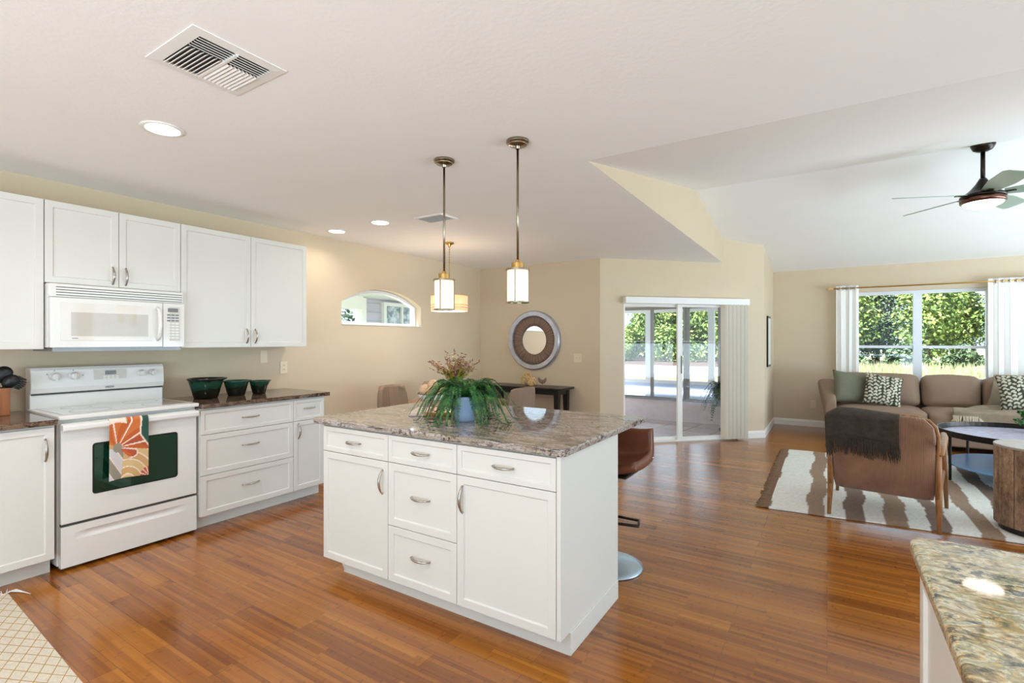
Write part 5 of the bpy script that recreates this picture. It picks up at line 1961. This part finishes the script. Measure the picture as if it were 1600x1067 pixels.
for i in range(NU + 1):
    for j in range(NV + 1):
        p = rug_pt(i / NU, j / NV)
        x = p.x + 0.405 + 0.016 * math.sin(p.y * 5.5 + p.x * 3) + 0.006 * math.sin(p.y * 13)
        n = sum(1 for b_ in BND if x > b_)
        sp = noise.noise(Vector((p.x * 70, p.y * 70, 0)))
        c = lin((222, 221, 214)) if n % 2 == 1 else (lin((120, 100, 86)) if n % 4 == 0 else lin((146, 122, 100)))
        kf = 1 + 0.18 * sp
        at.data[k].color = (c[0] * kf, c[1] * kf, c[2] * kf, 1)
        k += 1
rnd = random.Random(3)
bm = B()
for i in range(150):
    v = (i + 0.5) / 150
    p = rug_pt(0, v)
    dx = rnd.uniform(-0.1, -0.07)
    tube(bm, [p + Vector((0.004, 0, 0.012)), p + Vector((dx * 0.5, rnd.uniform(-.006, .006), 0.01)), p + Vector((dx, rnd.uniform(-.012, .012), 0.005))], [0.006, 0.007, 0.004], 5)
fo = P('fringe', bm, simple('brown_braided_fringe', (124, 98, 76), 0.95, var=0.3, vscale=60), t)
fo['kind'] = 'stuff'

# corduroy armchair
def corduroy():
    m, nt, b = newmat('brown_corduroy')
    v = coords(nt)
    w = N(nt, 'ShaderNodeTexWave', bands_direction='X')
    w.inputs['Scale'].default_value = 38
    w.inputs['Distortion'].default_value = 0.3
    nt.links.new(v, w.inputs['Vector'])
    nz = N(nt, 'ShaderNodeTexNoise', i_Scale=5.0, i_Detail=4.0)
    nt.links.new(v, nz.inputs['Vector'])
    c = ramp(nt, nz.outputs['Fac'], [(0.3, (124, 86, 62)), (0.7, (162, 120, 90))])
    nt.links.new(mix(nt, c, ramp(nt, w.outputs['Fac'], [(0.0, (0.72, 0.72, 0.72, 1)), (0.6, (1.1, 1.1, 1.1, 1))]), 1.0, 'MULTIPLY'), b.inputs['Base Color'])
    b.inputs['Roughness'].default_value = 0.85
    b.inputs['Sheen Weight'].default_value = 0.4
    bump(nt, b, w.outputs['Fac'], 0.6, 0.004)
    return m
M['corduroy'] = corduroy()
M['walnut'] = wood('walnut_frame', (124, 82, 48), (176, 126, 80), (14, 14, 2), 0.4)
AC, ARZ = Vector((0.335, 4.54, 0.0168)), D2R(-8.2)
t = thing('armchair', 'brown corduroy armchair with walnut frame, seen from behind on the rug', 'armchair', AC, ARZ)
bm = B()
rbox(bm, 0.61, 0.12, 0.61, 0.035, (0, 0.02, 0), 9, (0, 0, 0))
for v in bm.verts:
    k = v.co.z / 0.61 + 0.5
    v.co.y += -0.17 * (k - 0.4)
    if k > 0.8 and abs(v.co.x) > 0.22:
        v.co.z -= 0.06 * ((abs(v.co.x) - 0.22) / 0.08) ** 2
bmesh.ops.translate(bm, verts=bm.verts[:], vec=(0, 0.05, 0.505))
P('backrest', bm, M['corduroy'], t, smooth=True)
bm = B()
rbox(bm, 0.58, 0.62, 0.17, 0.06, (0, 0, 0.02), 8, (0, 0.43, 0.35))
P('seat_cushion', bm, M['corduroy'], t, smooth=True)
for sx in (-1, 1):
    bm = B()
    tube(bm, [(sx * 0.325, -0.01, 0.0), (sx * 0.322, 0.045, 0.24), (sx * 0.322, 0.03, 0.36), (sx * 0.322, -0.005, 0.56)], [0.013, 0.021, 0.02, 0.016], 10)
    P('leg', bm, M['walnut'], t, smooth=True)
    bm = B()
    tube(bm, [(sx * 0.37, 0.76, 0.0), (sx * 0.36, 0.74, 0.3), (sx * 0.355, 0.72, 0.56)], [0.013, 0.02, 0.017], 10)
    P('leg', bm, M['walnut'], t, smooth=True)
    bm = B()
    tube(bm, [(sx * 0.335, -0.02, 0.555), (sx * 0.345, 0.2, 0.585), (sx * 0.355, 0.5, 0.60), (sx * 0.352, 0.78, 0.592)], [0.016, 0.021, 0.024, 0.02], 10, True, 0.7)
    P('armrest', bm, M['walnut'], t, smooth=True)
    bm = B()
    tube(bm, [(sx * 0.322, 0.04, 0.27), (sx * 0.345, 0.73, 0.30)], 0.018, 10)
    P('side_rail', bm, M['walnut'], t, smooth=True)

bm = B()
tube(bm, [(-0.318, 0.035, 0.22), (-0.32, 0.01, 0.45), (-0.32, -0.035, 0.68), (-0.308, -0.05, 0.745), (-0.27, -0.058, 0.79), (-0.2, -0.06, 0.813), (0.2, -0.06, 0.813), (0.27, -0.058, 0.79), (0.308, -0.05, 0.745), (0.32, -0.035, 0.68), (0.32, 0.01, 0.45), (0.318, 0.035, 0.22)], 0.011, 8)
P('back_frame', bm, M['walnut'], t, smooth=True)

# olive throw over its back
M['throw_olive'] = simple('dark_olive_wool', (62, 56, 46), 0.95, var=0.25, vscale=30, bstr=0.6, bscale=140)
bm = B()
rnd = random.Random(6)
LF, LT, LB = 0.13, 0.16, 0.15
def thr(u, v):
    s = v * (LF + LT + LB)
    x = -0.335 + 0.445 * u
    drop = 0.05 * max(0, 1 - u * 6)
    zt = 0.824 - drop - 0.012 * u
    if s < LF:
        y, z = 0.055 - 0.02, zt - 0.03 - (LF - s)
        y = 0.045 + (LF - s) * 0.3
    elif s < LF + LT:
        a = (s - LF) / LT * PI
        y = -0.046 + 0.092 * math.cos(a)
        z = zt - 0.03 + 0.042 * math.sin(a)
    else:
        q = s - LF - LT
        y = -0.138 + q * 0.25
        z = zt - 0.03 - q * (1 + 0.1 * u)
    y += 0.007 * math.sin(u * 16 + 1) * (1 if s > LF + LT else 0.3) * min(1, s * 4)
    return Vector((x, y, z + 0.006 * math.sin(u * 5)))
rows = grid(bm, 36, 40, thr)
t = thing('throw_blanket', 'dark olive fringed throw draped over the brown armchair back', 'blanket', AC, ARZ)
P('blanket', bm, M['throw_olive'], t, smooth=True, solid=0.008)
bm = B()
for i in range(100):
    u = (i + 0.5) / 100
    p = thr(u, 1.0)
    l = rnd.uniform(0.11, 0.16)
    tube(bm, [p, p + Vector((rnd.uniform(-.006, .006), -0.004 + l * 0.15, -l * 0.5)), p + Vector((rnd.uniform(-.014, .014), l * 0.27, -l))], [0.0045, 0.005, 0.002], 5)
fo = P('fringe', bm, M['throw_olive'], t)
fo['kind'] = 'stuff'

# sofa
M['sofa'] = simple('mocha_brushed_cotton', (142, 118, 98), 0.85, var=0.06, vscale=7, bstr=0.15, bscale=120)
t = thing('sofa', 'mocha brown sofa with loose cushions under the living room window', 'sofa', (1.3, 8.45, 0))
def sb(name, w, d, h, c, r=0.06, puff=(0.0, 0.0, 0.0), wob=0.0, seed=0, tilt=0.0, cuts=8):
    bm = B()
    rbox(bm, w, d, h, r, puff, cuts, (0, 0, 0), wob, seed)
    if tilt:
        bmesh.ops.rotate(bm, verts=bm.verts[:], cent=(0, 0, 0), matrix=Matrix.Rotation(tilt, 3, 'X'))
    bmesh.ops.translate(bm, verts=bm.verts[:], vec=(c[0] - 1.3, c[1] - 8.45, c[2]))
    return P(name, bm, M['sofa'], t, smooth=True)
sb('base', 2.9, 1.0, 0.24, (1.50, 8.48, 0.185), 0.03)
sb('back_frame', 2.95, 0.2, 0.66, (1.50, 8.95, 0.46), 0.06)
xs = [(0.10, 1.062), (1.064, 1.70), (1.702, 2.92)]
for i, (a, b_) in enumerate(xs):
    sb('seat_cushion', b_ - a - 0.004, 0.80, 0.19, ((a + b_) / 2, 8.33, 0.385), 0.06, (0, 0.015, 0.025), 0.006, i)
for i, (a, b_) in enumerate(((0.10, 1.07), (1.075, 1.685), (1.69, 2.92))):
    sb('back_cushion', b_ - a - 0.004, 0.24, 0.44, ((a + b_) / 2, 8.74, 0.675), 0.085, (0.0, 0.045, 0.018), 0.012, 10 + i, D2R(-10), 10)
# flared left arm, higher at the back
bm = B()
def arm_ring(y, zt, xo):
    return [(0.11, 0.08), (0.11, zt - 0.06), (0.10, zt - 0.015), (0.06 + xo * 0.3, zt), (0.0 + xo, zt - 0.008), (-0.04 + xo, zt - 0.05), (-0.02 + xo * 0.5, zt * 0.55), (0.0, 0.08)]
secs = [(7.99, 0.55, 0.02), (8.0, 0.585, 0.0), (8.3, 0.645, -0.03), (8.65, 0.735, -0.07), (8.95, 0.80, -0.10), (9.04, 0.79, -0.10)]
rg = []
for y, zt, xo in secs:
    rg.append([bm.verts.new((x - 1.3, y - 8.45, z)) for x, z in arm_ring(y, zt, xo)])
for i in range(len(rg) - 1):
    for k in range(8):
        bm.faces.new((rg[i][k], rg[i][(k + 1) % 8], rg[i + 1][(k + 1) % 8], rg[i + 1][k]))
bm.faces.new(rg[0])
bm.faces.new(rg[-1][::-1])
P('arm', bm, M['sofa'], t, smooth=True, subsurf=2)
for x, y in ((0.12, 8.04), (2.88, 8.04), (0.12, 8.92), (2.88, 8.92)):
    bm = B()
    lathe(bm, [(0, 0), (0.022, 0), (0.03, 0.08), (0, 0.08)], 12, (x - 1.3, y - 8.45, 0))
    P('leg', bm, M['black'], t)

# scatter cushions
M['sage'] = simple('sage_grey_linen', (112, 110, 90), 0.9, var=0.05, vscale=12, bstr=0.2, bscale=160)
rl = random.Random(44)
SPRIGS = []
for k in range(8):
    x0 = -0.25 + 0.068 * k + rl.uniform(-0.01, 0.01)
    ph = rl.uniform(0, 6)
    y = -0.26 + rl.uniform(0, 0.03)
    s_ = 1
    while y < 0.26:
        xs_ = x0 + 0.012 * math.sin(y * 14 + ph)
        SPRIGS.append((xs_ + s_ * 0.019, y, s_ * rl.uniform(0.5, 1.1), rl.uniform(0.018, 0.025), rl.uniform(0.009, 0.0135)))
        y += rl.uniform(0.017, 0.028)
        s_ = -s_
def leafcol(p):
    """cream leaf sprigs on dark green"""
    x, y = p.x, p.z
    for lx, ly, a, l, w in SPRIGS:
        dx, dy = x - lx, y - ly
        if abs(dx) < 0.03 and abs(dy) < 0.03:
            c_, q_ = math.cos(a), math.sin(a)
            u, v = dx * c_ + dy * q_, -dx * q_ + dy * c_
            if (u / l) ** 2 + (v / w) ** 2 < 1:
                return lin((206, 200, 178))
    return lin((58, 60, 46))
def cushion(name, label, loc, rot, s, th, m, pat=False):
    o = P(name, pillow_bm(s, s, th, 60 if pat else 20), m, None, smooth=True, loc=loc, rot=rot)
    if pat:
        paint(o, leafcol)
    tag(o, label, 'cushion')
    return o
cushion('scatter_cushion', 'plain sage green cushion in the left corner of the sofa', (0.275, 8.36, 0.715), (D2R(-14), D2R(6), D2R(24)), 0.46, 0.15, M['sage'])
cushion('scatter_cushion', 'leaf print cushion leaning on the plain sage cushion', (0.63, 8.30, 0.70), (D2R(-20), D2R(10), D2R(6)), 0.43, 0.14, M['pattern'], True)
cushion('scatter_cushion', 'leaf print cushion at the right edge, on the taupe throw', (1.985, 8.29, 0.745), (D2R(-18), D2R(-6), D2R(-8)), 0.46, 0.14, M['pattern'], True)

# taupe throw over the sofa
M['throw_taupe'] = simple('taupe_knit', (140, 124, 102), 0.95, var=0.14, vscale=14, bstr=0.6, bscale=110)
bm = B()
def tthr(u, v):
    # v: 0 behind the back cushion top, to 1 hanging over the seat front
    xl = 1.84 - 0.14 * min(1, v / 0.4) - 0.42 * max(0, min(1, (v - 0.4) / 0.4))
    x = xl + (2.75 - xl) * u
    if v < 0.08:
        q = v / 0.08
        y, z = 8.88 - 0.14 * q, 0.91 + 0.015 * q
    elif v < 0.42:
        q = (v - 0.08) / 0.34
        y, z = 8.74 - 0.21 * q - 0.02 * math.sin(q * PI), 0.925 - 0.395 * q
        y -= 0.06 * math.sin(q * PI)
    elif v < 0.85:
        q = (v - 0.42) / 0.43
        y, z = 8.53 - 0.625 * q, 0.532 + 0.012 * math.sin(q * 9 + u * 5) + 0.012 * math.sin(u * 13 + q * 3)
        z += 0.0
    else:
        q = (v - 0.85) / 0.15
        y, z = 7.895 - 0.012 * math.sin(u * 17), 0.51 - q * (0.05 + 0.17 * max(0.0, min(1.0, (u - 0.15) / 0.12)))
    return Vector((x, y, z))
rows = grid(bm, 40, 60, tthr)
t = thing('throw_blanket', 'taupe knitted throw with tassels spread over the sofa seat', 'blanket', (0, 0, 0))
P('blanket', bm, M['throw_taupe'], t, smooth=True, solid=0.009, subsurf=1)
bm = B()
rnd = random.Random(8)
for i in range(20):
    u = i / 19 * 0.19
    p = tthr(u, 1.0)
    l = rnd.uniform(0.06, 0.095)
    tube(bm, [p + Vector((0, 0, 0.01)), p + Vector((rnd.uniform(-.01, .01), -0.005, -l * 0.5)), p + Vector((rnd.uniform(-.02, .02), -0.004, -l))], [0.007, 0.009, 0.004], 6)
P('tassels', bm, simple('cream_tassel', (196, 184, 160), 0.9, var=0.2, vscale=40), t)

# tray coffee table
t = thing('coffee_table', 'round dark metal tray coffee table with lower shelf, before the sofa', 'coffee table', (1.60, 6.50, 0.0168))
M['tray'] = simple('tray_window_sheen', (186, 184, 204), 0.25, 0.0, var=0.18, vscale=26)  # lilac paleness of reflected window light painted into the tray
M['shelf_sky_tint'] = simple('metal_shelf_sky_tint', (120, 172, 222), 0.22, 0.0, var=0.02)  # blue of the reflected sky is put into the shelf colour
bm = B()
lathe(bm, [(0, 0.425), (0.645, 0.425), (0.66, 0.43), (0.665, 0.485), (0.655, 0.485), (0.648, 0.44), (0.63, 0.436), (0, 0.436)], 72)
P('tray_top', bm, [M['dark_metal']], t, smooth=False)
bm = B()
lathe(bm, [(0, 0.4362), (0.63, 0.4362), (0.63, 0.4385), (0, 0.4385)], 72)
P('tray_inlay', bm, M['tray'], t, label='tray surface with painted pale window reflection')
bm = B()
lathe(bm, [(0, 0.14), (0.60, 0.14), (0.605, 0.146), (0.605, 0.155), (0.60, 0.158), (0, 0.158)], 72)
P('shelf', bm, M['shelf_sky_tint'], t, label='lower shelf with painted blue sky reflection')
for k in range(5):
    a = D2R(196 + 72 * k)
    bm = B()
    tube(bm, [(0.62 * math.cos(a), 0.62 * math.sin(a), 0.0), (0.62 * math.cos(a), 0.62 * math.sin(a), 0.428)], 0.012, 10)
    P('leg', bm, M['dark_metal'], t)
t = thing('table_plant', 'small leafy green plant on the coffee table, at the photo edge', 'potted plant', (1.70, 6.84, 0.0168 + 0.4388))
bm = B()
lathe(bm, [(0, 0), (0.05, 0), (0.06, 0.08), (0.055, 0.08), (0.05, 0.07), (0, 0.07)], 24)
P('pot', bm, M['black'], t, smooth=True)
P('foliage', foliage(0.11, 0.11, 0.08, 420, 0.032, 17, 0.15, 6), M['fern'], t)

# reclaimed wood drum table
def reclaimed():
    m, nt, b = newmat('reclaimed_plank_wood')
    v = coords(nt, (1, 1, 1))
    nz = N(nt, 'ShaderNodeTexNoise', i_Scale=26.0, i_Detail=8.0, i_Roughness=0.75)
    mp = coords(nt, (1, 1, 0.5))
    nt.links.new(mp, nz.inputs['Vector'])
    n2 = N(nt, 'ShaderNodeTexNoise', i_Scale=8.0, i_Detail=6.0, i_Distortion=1.0)
    nt.links.new(coords(nt, (1, 1, 0.15)), n2.inputs['Vector'])
    c = ramp(nt, nz.outputs['Fac'], [(0.3, (92, 74, 62)), (0.45, (148, 122, 100)), (0.6, (182, 158, 134)), (0.75, (212, 200, 184))])
    c = mix(nt, c, ramp(nt, n2.outputs['Fac'], [(0.35, (0.62, 0.54, 0.47, 1)), (0.65, (1.15, 1.12, 1.08, 1))]), 0.8, 'MULTIPLY')
    oi = nt.nodes.new('ShaderNodeObjectInfo')
    c = mix(nt, c, ramp(nt, oi.outputs['Random'], [(0.0, (0.72, 0.66, 0.6, 1)), (0.5, (1.0, 0.95, 0.9, 1)), (1.0, (1.18, 1.16, 1.14, 1))]), 1.0, 'MULTIPLY')
    nt.links.new(c, b.inputs['Base Color'])
    b.inputs['Roughness'].default_value = 0.75
    bump(nt, b, nz.outputs['Fac'], 0.6, 0.01)
    return m
M['reclaimed'] = reclaimed()
t = thing('drum_table', 'reclaimed wood drum side table, at the right photo edge', 'side table', (1.275, 4.925, 0.0168))
bm = B()
lathe(bm, [(0, 0.0), (0.225, 0.0), (0.225, 0.04), (0, 0.04)], 48)
P('plinth', bm, M['black'], t)
bm = B()
n = 13
for k in range(n):
    a0, a1 = 2 * PI * k / n + 0.012, 2 * PI * (k + 1) / n - 0.012
    ro_ = 0.25 - 0.002 * (k % 3)
    pts = []
    for q in range(5):
        a = a0 + (a1 - a0) * q / 4
        pts.append((ro_ * math.cos(a), ro_ * math.sin(a)))
    pts += [(0.2 * math.cos(a1), 0.2 * math.sin(a1)), (0.2 * math.cos(a0), 0.2 * math.sin(a0))]
    b2 = B()
    prism(b2, pts, lambda x, y: (x, y, 0.0405), lambda x, y: (x, y, 0.588))
    P('stave', b2, M['reclaimed'], t, bevel=0.002)
bm.free()
bm = B()
lathe(bm, [(0, 0.5885), (0.25, 0.5885), (0.252, 0.592), (0.252, 0.602), (0.248, 0.605), (0, 0.605)], 56)
P('top', bm, simple('grey_washed_top', (176, 166, 160), 0.3, var=0.12, vscale=12), t)

# kitchen runner, bottom left
def lattice_mat():
    m, nt, b = newmat('cream_lattice_cotton')
    v = coords(nt)
    s = nt.nodes.new('ShaderNodeSeparateXYZ')
    nt.links.new(v, s.inputs[0])
    def m2(op, a, bb=None, c=None):
        n = N(nt, 'ShaderNodeMath', operation=op)
        for i, q in enumerate((a, bb, c)):
            if q is None:
                continue
            if isinstance(q, (int, float)):
                n.inputs[i].default_value = q
            else:
                nt.links.new(q, n.inputs[i])
        return n.outputs[0]
    P1 = 0.066
    lines = []
    for kx, ky in ((0.629, 1.222), (0.629, -1.222)):
        q = m2('ADD', m2('MULTIPLY', s.outputs['X'], kx / P1), m2('MULTIPLY', s.outputs['Y'], ky / P1))
        fr = m2('ABSOLUTE', m2('SUBTRACT', m2('FRACT', q), 0.5))
        lines.append(m2('GREATER_THAN', fr, 0.462))
    msk = m2('MAXIMUM', lines[0], lines[1])
    nz = N(nt, 'ShaderNodeTexNoise', i_Scale=120.0)
    nt.links.new(v, nz.inputs['Vector'])
    c = mix(nt, lin((204, 194, 178)), lin((160, 128, 62)), msk)
    c = mix(nt, c, ramp(nt, nz.outputs['Fac'], [(0.3, (0.88, 0.88, 0.88, 1)), (0.7, (1.08, 1.08, 1.08, 1))]), 1.0, 'MULTIPLY')
    nt.links.new(c, b.inputs['Base Color'])
    b.inputs['Roughness'].default_value = 0.95
    bump(nt, b, nz.outputs['Fac'], 0.3, 0.004)
    return m
t = thing('kitchen_runner', 'cream runner rug with gold lattice lines, bottom left corner', 'rug', (-3.69, 0.796, 0), D2R(-2.4))
bm = B()
def run(u, v):
    return Vector((u * 2.4, -0.78 * v, 0.008 + 0.0008 * math.sin(u * 40)))
grid(bm, 60, 20, run)
P('rug_body', bm, lattice_mat(), t, solid=0.008)
bm = B()
rnd = random.Random(2)
for i in range(90):
    y = -0.78 * (i + 0.5) / 90
    l = rnd.uniform(0.06, 0.09)
    a = rnd.uniform(-0.4, 0.4)
    tube(bm, [(0.004, y, 0.009), (-l * 0.5, y + a * 0.02, 0.007), (-l, y + a * 0.05, 0.004)], [0.003, 0.0028, 0.0015], 5)
for i in range(8):
    y0 = -0.01 - 0.006 * i
    tube(bm, [(0.0, y0, 0.009), (-0.03, 0.01 + 0.004 * i, 0.009), (0.02 + 0.01 * i, 0.05 + 0.003 * i, 0.006)], [0.003, 0.0028, 0.0015], 5)
fo = P('fringe', bm, M['cream'], t)
fo['kind'] = 'stuff'
